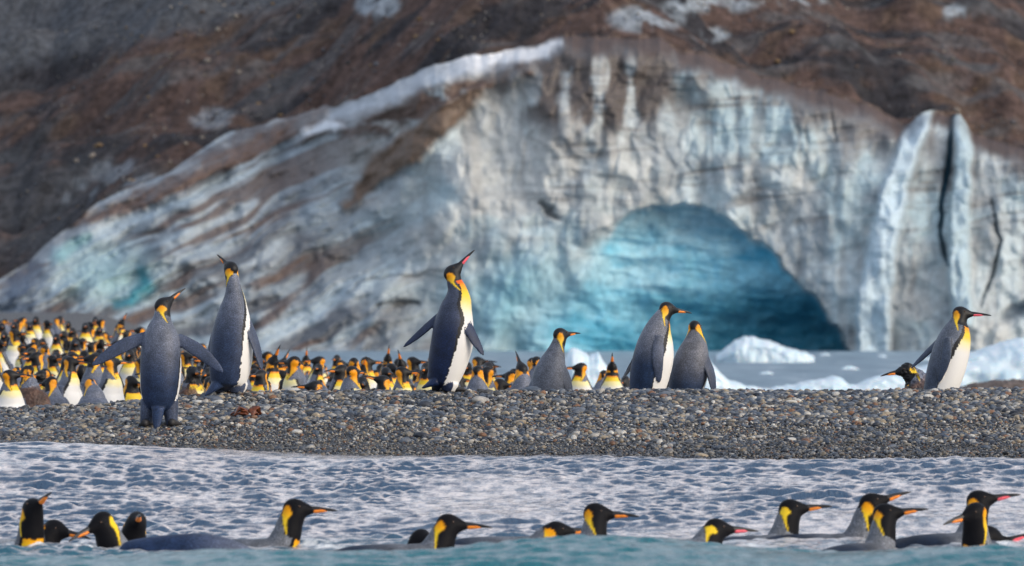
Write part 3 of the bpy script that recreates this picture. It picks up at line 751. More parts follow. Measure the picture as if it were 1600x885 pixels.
def ball_mesh(name, r, mat):
    bm = bmesh.new(); bmesh.ops.create_icosphere(bm, subdivisions=2, radius=r); me = bpy.data.meshes.new(name); bm.to_mesh(me); bm.free(); me.shade_smooth(); me.materials.append(mat)
    return me
EYE = ball_mesh('eye', 0.0055, M_EYE)

def foot_mesh():
    """three splayed toes with claws and a heel, toes towards +X"""
    bm = bmesh.new()
    for a, L, w in ((-24, 0.095, 0.013), (0, 0.108, 0.015), (24, 0.095, 0.013)):
        ca, sa = math.cos(math.radians(a)), math.sin(math.radians(a))
        prev = None
        for t, ww, hh in ((-0.25, 0.8, 0.024), (0.1, 1.1, 0.028), (0.45, 0.95, 0.020), (0.75, 0.8, 0.015), (0.9, 0.4, 0.009), (1.08, 0.08, 0.004)):
            ring = []
            for k in range(8):
                p = k / 8 * 2 * math.pi; y = math.cos(p) * w * ww; z = 0.5 * hh + math.sin(p) * 0.5 * hh; x = t * L
                ring.append(bm.verts.new((x * ca - y * sa, x * sa + y * ca, z)))
            if prev:
                for k in range(8): bm.faces.new((prev[k], prev[(k + 1) % 8], ring[(k + 1) % 8], ring[k]))
            else: bm.faces.new(ring)
            prev = ring
        bm.faces.new(prev)
    bmesh.ops.recalc_face_normals(bm, faces=bm.faces)
    me = bpy.data.meshes.new('foot'); bm.to_mesh(me); bm.free(); me.shade_smooth(); me.materials.append(M_FOOT)
    return me
FOOT = foot_mesh()

def empty(name, loc):
    o = bpy.data.objects.new(name, None); COL.objects.link(o); o.location = loc; o.empty_display_size = 0.1
    return o

def assemble(name, loc, body, hc, hu, hv, plate=M_PLATE_O, feet=(), foot_yaw=0.0, eyes=True, L=0.118, hs=1.0):
    root = empty(name, loc)
    link('body', body, None, root)
    b, p = bill_meshes(hc, hu, hv, L, plate, hs)
    bo = link('bill', b, None, root); link('bill_plate', p, None, bo)
    if eyes:
        u_ = nrm(hu); v_ = np.asarray(hv, float); v_ = nrm(v_ - u_ * v_.dot(u_)); w_ = np.cross(v_, u_)
        for sgn in (-1, 1):
            e = link('eye', EYE, None, root); e.location = np.asarray(hc) + hs * (u_ * 0.016 + v_ * 0.012 + w_ * sgn * 0.0335)
    for f in feet:
        fo = link('foot', FOOT, None, root); fo.location = f; fo.rotation_euler = (0, 0, foot_yaw); fo.scale = (1.25, 1.3, 1.6)
    return root

# ---- the eight birds on the bar, posed from their outlines; d is the distance of the ground they stand on
def hero(name, label, d, base, yaw, spine, head_tip, flips, head_v=(0, 0, 1), tail=None, legs=(), feet=(), sit=True, group='king penguins standing on the gravel bar', **kw):
    """spine / flips in photo pixels plus metres of depth relative to d; yaw 0 faces right, 90 away, -90 the camera"""
    o = PX(base[0], base[1], d)
    gz = float(ground_z(o[0], o[1])) + 0.012
    o[2] = gz
    def loc(px, py, dd=0.0): return PX(px, py, d + dd) - o
    sp = np.array([np.r_[loc(*q[:3]), q[3], q[4]] for q in spine])
    v0 = np.array((math.cos(math.radians(yaw)), math.sin(math.radians(yaw)), 0.0))
    hc = sp[-1, :3]; hu = nrm(loc(*head_tip) - hc)
    fl = [(loc(*a), loc(*b), loc(*c), n_, h) for a, b, c, n_, h in flips]
    lg = [(loc(*a), loc(*b), r) for a, b, r in legs]
    tl = (loc(*tail[0]), loc(*tail[1]), tail[2]) if tail else None
    kw.setdefault('head_scale', 1.07)
    plate = kw.pop('plate', M_PLATE_O); L = kw.pop('L', 0.118)
    me = penguin_mesh('body', sp, v0, hu, head_v, fl, lg, tl, **kw)
    ft = [tuple(np.r_[loc(*f)[:2], float(ground_z(*(PX(f[0], f[1], d + f[2])[:2]))) - gz + 0.018]) for f in feet]
    r = assemble(name, o, me, hc, hu, head_v, plate, ft, math.radians(yaw), L=L, hs=kw.get('head_scale', 1.0))
    tag(r, label, 'penguin', group)
    return r

hero('king_penguin', 'grey-backed king penguin nearest the surf, both flippers spread, back to us', 28.6, (246, 678), 88,
     [(248, 650, 0, .045, .045), (248, 641, 0, .075, .075), (249, 626, 0, .105, .10), (250, 606, 0, .122, .12), (251, 580, 0, .128, .125), (251, 552, 0, .124, .118), (252, 528, 0, .108, .10), (252, 512, 0, .086, .082), (253, 500, .005, .061, .060), (254, 489, .01, .049, .05), (256, 476, .02, .043, .044)],
     (281, 453, .075), [((229, 526, .0), (190, 542, -.02), (143, 571, -.03), (0.15, -1, 0.25), .046), ((277, 528, .0), (312, 550, -.02), (349, 582, -.03), (-0.15, -1, 0.25), .046)],
     tail=((247, 638, -.07), (244, 677, -.10), .042), legs=[((234, 618, 0), (227, 674, 0), .052), ((265, 618, 0), (269, 672, 0), .052)], feet=[(227, 676, -.055), (269, 674, -.055)], dark=1.05, bord_shift=11)
hero('king_penguin', 'tall king penguin on the crest gazing up and away, white flank showing right', 30.0, (362, 617), 52,
     [(356, 612, 0, .05, .05), (355, 602, 0, .105, .10), (358, 584, 0, .130, .128), (361, 558, 0, .139, .137), (362, 530, 0, .137, .13), (364, 504, 0, .123, .11), (365, 486, 0, .102, .092), (366, 469, 0, .076, .072), (365, 452, 0, .052, .053), (363, 436, .005, .044, .046), (360, 419, .02, .043, .044)],
     (344, 399, .115), [((383, 496, -.03), (399, 538, -.06), (410, 580, -.07), (0.85, -.75, 0.1), .046), ((341, 500, .06), (328, 545, .10), (318, 580, .12), (-0.8, -.4, 0.1), .04)],
     tail=((340, 600, -.05), (320, 619, -.08), .05), legs=[((347, 596, .03), (343, 616, .03), .06), ((372, 596, .0), (371, 617, .0), .066)], feet=[(344, 616, .03), (372, 617, 0)], dark=0.95, bord_shift=10)
hero('king_penguin', 'blue-black king penguin stretched tall with bill pointing at the sky', 30.0, (694, 614), 21,
     [(686, 610, 0, .04, .045), (688, 601, 0, .082, .09), (694, 586, 0, .106, .113), (700, 564, 0, .124, .130), (706, 537, 0, .133, .138), (709, 510, 0, .128, .130), (712, 486, 0, .110, .108), (715, 468, 0, .088, .088), (714, 453, .005, .062, .064), (710, 440, .01, .048, .05), (708, 425, .015, .043, .046)],
     (744, 381, .05), [((686, 494, .02), (660, 518, .04), (630, 543, .06), (-.35, -.8, 0.6), .034), ((721, 492, -.06), (737, 523, -.09), (756, 556, -.10), (0.55, -.9, .25), .043)],
     head_v=(-0.75, 0.05, 0.65), tail=((680, 596, -.05), (659, 607, -.07), .05), legs=[((690, 598, .05), (686, 613, .05), .058), ((703, 596, -.03), (701, 614, -.03), .06)], feet=[(683, 612, .05), (701, 613, -.03)], dark=1.35, slate=(np.array((0.055, 0.07, 0.115)), np.array((0.006, 0.016, 0.055))), plate=M_PLATE_P, L=0.135, red=0.95, neck=1.08, neck_bord=36, throat=0.055, chest=1.1, head_scale=1.14)
hero('king_penguin', 'grey king penguin half hidden behind the crest, back turned, beside white ice', 32.0, (858, 690), 78,
     [(856, 688, 0, .05, .05), (856, 672, 0, .11, .11), (856, 648, 0, .136, .135), (857, 620, 0, .138, .135), (859, 596, 0, .130, .125), (862, 574, 0, .105, .10), (867, 556, 0, .074, .072), (871, 542, .005, .052, .053), (874, 533, .01, .046, .047), (877, 523, .02, .043, .044)],
     (897, 519, .10), [((876, 568, -.03), (886, 596, -.06), (893, 632, -.06), (0.7, -.8, 0.1), .045), ((847, 574, -.02), (834, 598, -.04), (819, 626, -.05), (-.75, -.6, 0.2), .038)],
     legs=[((848, 670, 0), (846, 690, 0), .06), ((866, 670, 0), (866, 690, 0), .06)], feet=[(846, 690, 0), (866, 690, 0)], dark=0.3, slate=(np.array((0.115, 0.13, 0.165)), np.array((0.055, 0.07, 0.105))))
hero('king_penguin', 'blue-backed king penguin in profile facing right, left bird of the close pair', 31.3, (1014, 640), 22,
     [(1008, 640, 0, .05, .05), (1009, 628, 0, .105, .105), (1012, 604, 0, .124, .126), (1016, 582, 0, .134, .137), (1021, 558, 0, .134, .138), (1024, 537, 0, .118, .124), (1027, 519, 0, .095, .098), (1031, 505, .005, .074, .074), (1036, 494, .01, .053, .055), (1044, 483, .02, .043, .045)],
     (1072, 485, .075), [((1029, 526, -.09), (1028, 560, -.135), (1030, 598, -.12), (0.2, -1, 0.05), .043), ((1004, 536, .08), (990, 566, .12), (973, 592, .12), (-.5, .6, 0.3), .03)],
     legs=[((1004, 625, 0.04), (1002, 642, 0.04), .06), ((1018, 625, -.04), (1018, 642, -.04), .06)], feet=[(1002, 640, .04), (1018, 640, -.04)], dark=1.2, slate=(np.array((0.17, 0.185, 0.225)), np.array((0.012, 0.030, 0.078))))
hero('king_penguin', 'blue-backed king penguin facing away, right bird of the close pair', 31.5, (1074, 640), 66,
     [(1070, 642, 0, .05, .05), (1071, 628, 0, .106, .105), (1073, 602, 0, .124, .124), (1078, 578, 0, .130, .130), (1082, 558, 0, .116, .116), (1085, 541, 0, .092, .09), (1086, 530, .005, .070, .07), (1086, 521, .01, .053, .054), (1086, 512, .025, .043, .044)],
     (1092, 513, .13), [((1100, 554, -.04), (1111, 586, -.07), (1117, 622, -.06), (0.75, -.75, 0.1), .046), ((1060, 556, .04), (1047, 590, .05), (1037, 620, .05), (-.8, .35, 0.1), .03)],
     legs=[((1062, 625, 0.02), (1060, 642, 0.02), .06), ((1080, 625, 0), (1080, 642, 0), .06)], feet=[(1060, 640, .02), (1080, 640, 0)], dark=1.2, slate=(np.array((0.13, 0.14, 0.17)), np.array((0.014, 0.032, 0.078))))
hero('king_penguin', 'king penguin at far right striding right with pink bill and yellow breast', 31.0, (1470, 630), -8,
     [(1462, 632, 0, .05, .05), (1464, 622, 0, .095, .096), (1470, 606, 0, .110, .114), (1476, 586, 0, .120, .125), (1482, 565, 0, .122, .127), (1488, 543, 0, .118, .122), (1493, 524, 0, .104, .104), (1496, 511, .0, .082, .080), (1498, 502, .0, .057, .058), (1503, 490, .0, .043, .045)],
     (1551, 489, -.01), [((1481, 528, -.10), (1478, 562, -.135), (1467, 598, -.12), (-.45, -.9, 0.15), .036), ((1466, 534, .06), (1444, 556, .10), (1423, 576, .11), (-.65, -.5, 0.4), .03)],
     legs=[((1462, 618, 0.05), (1458, 634, 0.05), .06), ((1474, 618, -.05), (1474, 634, -.05), .06)], feet=[(1458, 630, .05), (1474, 630, -.05)], dark=0.75, slate=(np.array((0.12, 0.14, 0.18)), np.array((0.026, 0.046, 0.09))), plate=M_PLATE_P, L=0.135, red=0.1)
hero('king_penguin', 'scruffy brown moulting young penguin facing left behind the striding one', 32.3, (1436, 672), 172,
     [(1440, 672, 0, .05, .05), (1439, 655, 0, .11, .11), (1438, 630, 0, .125, .125), (1436, 610, 0, .110, .11), (1432, 597, 0, .086, .085), (1426, 588, 0, .062, .062), (1414, 579, 0, .044, .045)],
     (1376, 584, -.03), [((1444, 606, -.08), (1450, 635, -.10), (1452, 664, -.08), (0.2, -1, 0.05), .04)],
     legs=[((1432, 655, 0.04), (1430, 674, 0.04), .06), ((1444, 655, -.04), (1444, 674, -.04), .06)], feet=[(1430, 670, .04), (1444, 670, -.04)], brown=0.8, scruff=0.03, voxel=0.005, smooth_it=1, red=0.0, patch_yellow=0.6, group='moulting young penguins')

# ------------------------------------------------------------------ colony behind the bar
def rot_z(v, a):
    c, s = math.cos(a), math.sin(a); v = np.asarray(v, float)
    return np.array((v[0] * c - v[1] * s, v[0] * s + v[1] * c, v[2]))

def proto(kind):
    """local pose, facing +X, feet at the origin"""
    hy, hp, st, lean = 0.0, 0.05, 1.0, 0.02           # head yaw, head pitch, stretch, forward lean
    kw = dict(voxel=0.0085, smooth_it=2, head_scale=1.1, patch_yellow=-0.55, patch_scale=1.4)
    fl = 'down'
    if kind == 'ahead': pass
    elif kind == 'left': hy = 1.25
    elif kind == 'right': hy = -1.25
    elif kind == 'sky': hp, st = 1.05, 1.06
    elif kind == 'preen': hy, hp, st = 0.5, -0.95, 0.86
    elif kind == 'hunch': hy, st, hp = 0.35, 0.80, -0.05
    elif kind == 'back': hy, hp, st = 2.5, -0.1, 0.84
    elif kind == 'spread': fl, hp, st = 'out', 0.35, 1.0
    elif kind == 'moult': kw.update(brown=0.95, scruff=0.02, smooth_it=1); st = 0.88; hy = -0.4
    elif kind == 'chick': kw.update(brown=1.0, scruff=0.03, smooth_it=1); st = 0.70; hp = -0.2
    z = lambda q: q * st if q > 0.45 else q * (0.5 + 0.5 * st)
    b = 1.12 if kind in ('hunch', 'moult', 'preen', 'back') else (1.25 if kind == 'chick' else 1.0)
    sp = [(-.02, 0, .02, .05, .05), (-.02, 0, .05, .10, .095), (-.01, 0, .13, .124, .12), (0, 0, .25, .138, .138), (0.01, 0, .37, .138, .136), (.015, 0, .48, .122, .115), (.015 + lean, 0, .56, .098, .09), (.015 + lean, 0, .625, .072, .068), (.02 + lean, 0, .68, .053, .053), (.03 + lean, 0, .735, .044, .045)]
    sp = np.array([(x, y, z(q), w * b, d * b if q < .6 else d) for x, y, q, w, d in sp])
    if kind == 'preen': sp[-1, :3] += (0.06, 0.03, -0.02); sp[-2, :3] += (0.03, 0.01, -0.005)
    hu = np.array((math.cos(hp) * math.cos(hy), math.cos(hp) * math.sin(hy), math.sin(hp)))
    hv = np.array((-math.sin(hp) * math.cos(hy), -math.sin(hp) * math.sin(hy), math.cos(hp)))
    sh = z(.53); flips = []
    for s_ in (-1, 1):
        if fl == 'down': flips.append(((0.0, s_ * .105, sh), (-.015, s_ * .155, sh - .16), (-.03, s_ * .145, sh - .31), (0.1, s_, 0.1), .04))
        else: flips.append(((0.0, s_ * .10, sh), (-.03, s_ * .23, sh - .08), (-.05, s_ * .34, sh - .20), (-.9, s_ * .3, 0.4), .042))
    legs = [((-.005, s_ * .055, .12), (0, s_ * .058, 0.0), .065) for s_ in (-1, 1)]
    me = penguin_mesh('body_' + kind, sp, (1, 0, 0), hu, hv, flips, legs, ((-.09, 0, .10), (-.15, 0, .01), .05), red=0.75, chest=0.8, neck=0.92, **kw)
    bl, pl = bill_meshes(sp[-1, :3], hu, hv, hs=1.1)
    return dict(body=me, bill=bl, plate=pl, head=sp[-1, :3].copy(), top=sp[-1, 2] + 0.045)
PROTO = {k: proto(k) for k in ('ahead', 'left', 'right', 'sky', 'preen', 'hunch', 'back', 'spread', 'moult', 'chick')}

colony = []          # (x, y, kind, yaw deg)
def taken(x, y, r=0.42):
    return any((x - c[0]) ** 2 + (y - c[1]) ** 2 < r * r for c in colony)
def at_head(px, py, d, kind, yaw):
    """by the photo column of the head; the row only chose d"""
    colony.append(((px - CX) * d / F_PX, d, kind, yaw))
for a in [(14, 548, 36.2, 'left', -70), (55, 568, 36.9, 'moult', 160), (92, 592, 37.4, 'hunch', 150), (104, 558, 39.5, 'ahead', -80), (146, 575, 36.3, 'preen', 95), (170, 568, 37.2, 'left', -40), (199, 575, 37.8, 'hunch', -60),
          (404, 566, 37.0, 'preen', -95), (443, 592, 38.4, 'hunch', -75), (440, 537, 44.0, 'ahead', -85), (470, 570, 41.0, 'right', -110), (500, 566, 38.6, 'preen', 80), (529, 590, 37.6, 'right', -60), (545, 566, 41.5, 'back', -30), (568, 590, 38.0, 'hunch', -100),
          (605, 525, 47.0, 'sky', -80), (600, 585, 38.6, 'ahead', -70), (634, 578, 36.4, 'chick', 150), (572, 545, 43.5, 'left', -60), (655, 560, 43.0, 'ahead', -100), (520, 540, 46.0, 'back', 90), (545, 535, 49.0, 'left', 80),
          (726, 560, 42.0, 'back', -140), (752, 560, 40.5, 'right', -30), (776, 580, 38.5, 'hunch', -40), (796, 575, 39.0, 'left', 80), (811, 565, 43.5, 'hunch', -85), (830, 560, 46.0, 'back', 60), (745, 545, 47.5, 'right', 60), (775, 552, 46.5, 'left', -120),
          (906, 578, 44.5, 'right', -90), (937, 585, 43.0, 'hunch', 60), (956, 583, 41.5, 'sky', -90), (978, 590, 43.2, 'back', 100), (893, 590, 46.0, 'hunch', 80),
          (8, 500, 56.0, 'ahead', -90), (28, 490, 66.0, 'right', -80), (47, 487, 68.0, 'ahead', -85), (187, 495, 64.0, 'sky', -30), (292, 530, 48.0, 'left', -90), (320, 530, 47.0, 'ahead', -85)]:
    at_head(*a)
rr = random.Random(21)
kinds = ['ahead'] * 5 + ['left'] * 5 + ['right'] * 5 + ['hunch'] * 5 + ['preen'] * 2 + ['back'] * 3 + ['sky'] * 1 + ['moult'] * 3 + ['spread'] * 1 + ['chick'] * 2
tries = 0
while tries < 12000 and len(colony) < 262:
    tries += 1
    d = 35.8 + 40 * rr.random() ** 1.1
    px = rr.uniform(-25, 850)
    x = (px - CX) * d / F_PX
    far = np.interp(px, [-25, 200, 330, 430, 560, 700, 860], [76, 72, 60, 55, 53, 50, 47])
    if d > far or taken(x, d, 0.43 if d < 45 else 0.52): continue
    if fbm(np.array(x * 0.35), np.array(d * 0.22), 2, 66) < 0.30: continue
    yaw = rr.choice([-90, -95, -60, -120, -80, -100, -75, -30, -150, -110, 180, 60, 110]) + rr.uniform(-20, 20)
    colony.append((x, d, rr.choice(kinds), yaw))

def facing(yaw):
    a = (yaw + 360) % 360
    for lo, hi, t in ((235, 305, 'white front to us'), (305, 360, 'facing right'), (0, 40, 'facing right'), (40, 140, 'back to us'), (140, 235, 'facing left')):
        if lo <= a < hi: return t
POSE = dict(ahead='head upright', left='head to its left', right='head to its right', sky='bill raised skyward', preen='head bowed to preen', hunch='neck drawn in', back='head turned backward', spread='flippers held out', moult='brown and moulting', chick='brown downy chick')
ORD = ['first', 'second', 'third', 'fourth', 'fifth', 'sixth', 'seventh', 'eighth', 'ninth', 'tenth', 'eleventh', 'twelfth']
def ordinal(k):
    if k < 12: return ORD[k]
    k += 1
    return '%d%s' % (k, 'th' if 10 <= k % 100 <= 20 else {1: 'st', 2: 'nd', 3: 'rd'}.get(k % 10, 'th'))
def row_of(d): return 'front rows' if d < 40 else 'middle rows' if d < 50 else 'back rows'
order = sorted(range(len(colony)), key=lambda i: CX + colony[i][0] / colony[i][1] * F_PX)
count = {}; lab = {}
for i in order:
    x, d, k, yaw = colony[i]
    key = (row_of(d), POSE[k], facing(yaw))
    lab[i] = (key, count.get(key, 0)); count[key] = count.get(key, 0) + 1
for i, (x, d, k, yaw) in enumerate(colony):
    pr = PROTO[k]
    sc_ = rr.uniform(0.93, 1.05)
    root = empty('king_penguin', (x, d, float(ground_z(x, d)) - 0.004))
    root.rotation_euler = (0, math.radians(rr.uniform(-2, 5)), math.radians(yaw)); root.scale = (sc_ * rr.uniform(.94, 1.08), sc_ * rr.uniform(.94, 1.1), sc_ * rr.uniform(.92, 1.04))
    for nm, me in (('body', pr['body']), ('bill', pr['bill'])):
        o = bpy.data.objects.new(nm, me); COL.objects.link(o); o.parent = root
    o2 = bpy.data.objects.new('bill_plate', pr['plate']); COL.objects.link(o2); o2.parent = o
    key, num = lab[i]
    where = 'only such one' if count[key] == 1 else ordinal(num) + ' such from left'
    kind_n = 'downy chick' if k == 'chick' else 'penguin'
    tag(root, '%s, %s, colony %s, %s' % ('brown downy chick' if k == 'chick' else 'penguin ' + POSE[k], key[2], key[0], where), 'penguin', 'king penguin colony behind the gravel bar')

# ------------------------------------------------------------------ swimmers
def swimmer(label, d, head, tip, body_yaw, hv=(0, 0, 1), body_len=0.62, neckpts=None, raise_=-0.004, plate=M_PLATE_O, py_fix=None, L=0.125, **kw):
    """head, tip in photo pixels (+ depth for tip); body_yaw: where its breast points; the body floats behind the neck"""
    hcw = PX(head[0], head[1], d)
    bx, by = math.cos(math.radians(body_yaw)), math.sin(math.radians(body_yaw))
    nb = hcw.copy(); nb[0] -= 0.05 * bx; nb[1] -= 0.05 * by
    wz = float(sea_z(np.array(nb[0]), np.array(nb[1])))
    o = np.array((nb[0], nb[1], wz))
    hc = hcw - o
    hu = nrm(PX(tip[0], tip[1], d + tip[2]) - hcw)
    def at(f, z): return np.array((bx * f, by * f, z))
    zt = hc[2]
    k = max(zt, 0.03)
    sp = [np.r_[at(-body_len, -0.05 + raise_), .02, .02], np.r_[at(-body_len + .08, -0.06 + raise_), .07, .055], np.r_[at(-body_len * .66, -0.075 + raise_), .125, .10], np.r_[at(-body_len * .36, -0.07 + raise_), .128, .105], np.r_[at(-.13, -.06 + raise_), .105, .095],
          np.r_[at(-.045, -0.04 + 0.05 * k), .082, .080], np.r_[at(0.0, 0.25 * k), .066, .068], np.r_[lerp(at(0.012, 0.55 * k), hc, 0.2), .056, .060], np.r_[hc, .047, .050]]
    me = penguin_mesh('body', np.array(sp), (0, 0, -1), hu, hv, [], [], None, voxel=0.0075, neck=kw.pop('neck', 1.3), throat=0.115, mat=M_WET, **kw)
    r = assemble('king_penguin', o, me, hc, hu, hv, plate, (), 0, L=L, hs=kw.get('head_scale', 1.0))
    tag(r, label, 'penguin', 'king penguins swimming in the surf')
    return r
HS = 1.12
SW = [
    ('swimming penguin at far left facing us, bill tipped up to the right', 21.3, (52, 794), (72, 772, -.10), -70, {}),
    ('swimming penguin in a splash at left, only head and orange bill showing', 21.6, (88, 829), (127, 834, -.06), 10, dict(slate=(np.array((.3, .32, .34)), np.array((.25, .27, .3))))),
    ('swimming penguin at left looking down left with large yellow ear patch', 21.3, (157, 818), (120, 834, -.08), 200, dict(patch_yellow=1.0)),
    ('small dark swimming penguin at left facing the camera head on', 21.6, (214, 815), (218, 803, -.14), -60, {}),
    ('swimming penguin facing right with outstretched bill, left of centre', 21.4, (464, 796), (530, 792, -.02), 4, {}),
    ('low swimming penguin with head nearly submerged beside the centre pair', 21.2, (654, 846), (628, 862, -.06), 170, {}),
    ('centre-left swimming penguin facing right, long orange bill level', 21.0, (704, 820), (782, 818, -.03), 8, {}),
    ('low swimming penguin with bill just behind the taller central one', 21.5, (872, 831), (918, 826, .02), 3, {}),
    ('tall-necked swimming penguin right of centre facing right', 21.2, (934, 803), (1003, 801, -.02), 62, {}),
    ('swimming penguin with round yellow patch and red bill low in water', 21.3, (1122, 827), (1186, 824, .04), 25, dict(patch_yellow=1.0, plate=M_PLATE_P)),
    ('swimming penguin behind the pair at right, pale yellow neck patch', 21.9, (1238, 796), (1302, 785, .02), 40, dict(patch_yellow=0.8)),
    ('rear bird of the swimming pair at right with bill raised highest', 21.7, (1364, 786), (1424, 762, .03), 2, {}),
    ('front bird of the swimming pair at right, orange bill level', 21.2, (1386, 803), (1452, 789, -.02), 55, {}),
    ('swimming penguin at far right edge with pink bill raised right', 21.6, (1532, 782), (1590, 768, .0), 40, dict(plate=M_PLATE_P)),
    ('swimming penguin at far right facing left towards the camera', 21.1, (1521, 803), (1478, 813, -.10), -110, {}),
    ('low swimming penguin at right edge, only pink bill and crown showing', 21.5, (1556, 851), (1604, 832, .0), 15, dict(plate=M_PLATE_P)),
]
for lb, d, h, t, by_, kw in SW:
    swimmer(lb, d, h, t, by_, head_scale=HS, dark=1.3, red=0.0, **{**dict(slate=(np.array((0.16, 0.175, 0.20)), np.array((0.012, 0.022, 0.045)))), **kw})
# one with its head under water: only the back breaks the surface
o = PX(297, 848, 20.9); wz = float(sea_z(np.array(o[0]), np.array(o[1]))); o[2] = wz
sp = np.array([(-.34, 0, -.03, .03, .03), (-.27, 0, -.02, .08, .06), (-.10, 0, -.035, .125, .10), (.10, 0, -.035, .12, .10), (.25, 0, -.07, .08, .08), (.36, 0, -.12, .05, .05), (.43, 0, -.17, .044, .045)])
me = penguin_mesh('body', sp, (0, 0, -1), (1, 0, -.5), (0, 0, 1), voxel=0.0075, dark=1.0, mat=M_WET)
tag(assemble('king_penguin', o, me, sp[-1, :3], (1, 0, -.5), (0, 0, 1)), 'swimming penguin with head under water, only grey back showing', 'penguin', 'king penguins swimming in the surf')

# ------------------------------------------------------------------ stones of the bar
def stone_mesh(name, seed, sub=2, flat=0.55):
    r_ = random.Random(seed)
    bm = bmesh.new(); bmesh.ops.create_icosphere(bm, subdivisions=sub, radius=0.5)
    ax, ay, az = 1.0, r_.uniform(0.62, 0.95), r_.uniform(flat - 0.15, flat + 0.15)
    ph = [r_.uniform(0, 6.28) for _ in range(6)]
    for v_ in bm.verts:
        c = v_.co
        k = 1 + 0.10 * math.sin(c.x * 5 + ph[0]) * math.sin(c.y * 6 + ph[1]) + 0.08 * math.sin(c.z * 7 + ph[2] + c.x * 4)
        v_.co = Vector((c.x * ax * k, c.y * ay * k, c.z * az * k))
    me = bpy.data.meshes.new(name); bm.to_mesh(me); bm.free(); me.shade_smooth()
    return me
STONE_COLS = [(0.0, (0.030, 0.036, 0.050)), (0.16, (0.065, 0.085, 0.118)), (0.32, (0.115, 0.13, 0.155)), (0.46, (0.055, 0.055, 0.058)), (0.58, (0.20, 0.18, 0.15)), (0.70, (0.30, 0.245, 0.175)), (0.80, (0.35, 0.33, 0.30)), (0.90, (0.20, 0.105, 0.06)), (0.95, (0.50, 0.48, 0.44))]
def stone_mat(name, attr):
    m, n, l, bs = mat_nodes(name)
    if attr:
        a = n.new('ShaderNodeAttribute'); a.attribute_type = 'INSTANCER'; a.attribute_name = 'tone'; src = a.outputs['Fac']
    else:
        a = n.new('ShaderNodeObjectInfo'); src = a.outputs['Random']
    r = ramp(n, l, src, STONE_COLS); r.color_ramp.interpolation = 'CONSTANT'
    tc = n.new('ShaderNodeTexCoord'); t = noise_node(n, l, 3.0, 5, tc.outputs['Object'])
    r2 = ramp(n, l, t.outputs['Fac'], [(0.3, (0.65,) * 3), (0.7, (1.3,) * 3)])
    cc_ = mixc(n, l, r.outputs['Color'], r2.outputs['Color'], mode='MULTIPLY', f=1.0)
    bs.inputs['Roughness'].default_value = 0.5
    if attr:                                               # pebbles washed by the surf are wet: darker and shinier
        wa = n.new('ShaderNodeAttribute'); wa.attribute_type = 'INSTANCER'; wa.attribute_name = 'wet'
        cc_ = mixc(n, l, cc_, mixc(n, l, cc_, (0.45, 0.45, 0.47), mode='MULTIPLY', f=1.0), wa.outputs['Fac'])
        rg = n.new('ShaderNodeMapRange'); rg.inputs['To Min'].default_value = 0.5; rg.inputs['To Max'].default_value = 0.15; l.new(wa.outputs['Fac'], rg.inputs['Value']); l.new(rg.outputs['Result'], bs.inputs['Roughness'])
    l.new(cc_, bs.inputs['Base Color'])
    bs.inputs['Specular IOR Level'].default_value = 0.4
    bump(n, l, t.outputs['Fac'], bs, 0.15, 0.1)
    return m
M_STONE, M_PEB = stone_mat('beach_stone', False), stone_mat('pebble', True)

protos = bpy.data.collections.new('pebble_shapes')
for k in range(9):
    me = stone_mesh('pebble_%d' % k, 100 + k, 1 if k % 3 else 2, 0.6); me.materials.append(M_PEB)
    protos.objects.link(bpy.data.objects.new('pebble_shape', me))
N = 178000
px_ = RNG.uniform(-4.8, 4.8, N); py_ = 26.5 + 4.6 * RNG.random(N)
keep = (py_ > 26.9) | (RNG.random(N) < 0.6); px_, py_ = px_[keep], py_[keep]
pz_ = ground_z(px_, py_)
up_ = smooth(27.0, 30.2, py_)
size = (0.011 + 0.0125 * up_) * np.exp(RNG.normal(0, 0.42, len(px_)))
size *= 0.7 + 0.75 * smooth(0.3, 0.7, fbm(px_ * 0.7, py_ * 2.6, 3, 44))      # sorted bands
big = RNG.random(len(px_)) < 0.03 * (0.3 + up_); size[big] *= RNG.uniform(1.6, 2.5, big.sum())
size = np.minimum(size, 0.065)
me = bpy.data.meshes.new('gravel')
me.vertices.add(len(px_)); me.vertices.foreach_set('co', np.stack([px_, py_, pz_ + size * 0.12 + RNG.uniform(0, 0.008, len(px_))], -1).reshape(-1).astype(np.float32))
def attr(nm, ty, dat, key='value'):
    a = me.attributes.new(nm, ty, 'POINT'); a.data.foreach_set(key, np.asarray(dat, np.float32).reshape(-1))
attr('size', 'FLOAT', size); attr('wet', 'FLOAT', np.clip(1 - (py_ - 27.3 - 0.5 * smooth(0, 1, np.clip((-1 - px_) / 2, 0, 1)) + 0.8 * (fbm(px_ * 1.5, py_ * 1.5, 3, 4) - 0.5)) / 0.7, 0, 1)); attr('tone', 'FLOAT', RNG.random(len(px_)))
attr('turn', 'FLOAT_VECTOR', np.stack([RNG.normal(0, 0.35, len(px_)), RNG.normal(0, 0.35, len(px_)), RNG.uniform(0, 6.28, len(px_))], -1), 'vector')
gravel = link('gravel', me)
ng = bpy.data.node_groups.new('scatter_gravel', 'GeometryNodeTree')
ng.interface.new_socket('Geometry', in_out='INPUT', socket_type='NodeSocketGeometry'); ng.interface.new_socket('Geometry', in_out='OUTPUT', socket_type='NodeSocketGeometry')
gi, go = ng.nodes.new('NodeGroupInput'), ng.nodes.new('NodeGroupOutput')
mtp = ng.nodes.new('GeometryNodeMeshToPoints'); iop = ng.nodes.new('GeometryNodeInstanceOnPoints'); ci_ = ng.nodes.new('GeometryNodeCollectionInfo')
ci_.inputs['Collection'].default_value = protos; ci_.inputs['Separate Children'].default_value = True; ci_.inputs['Reset Children'].default_value = True
iop.inputs['Pick Instance'].default_value = True
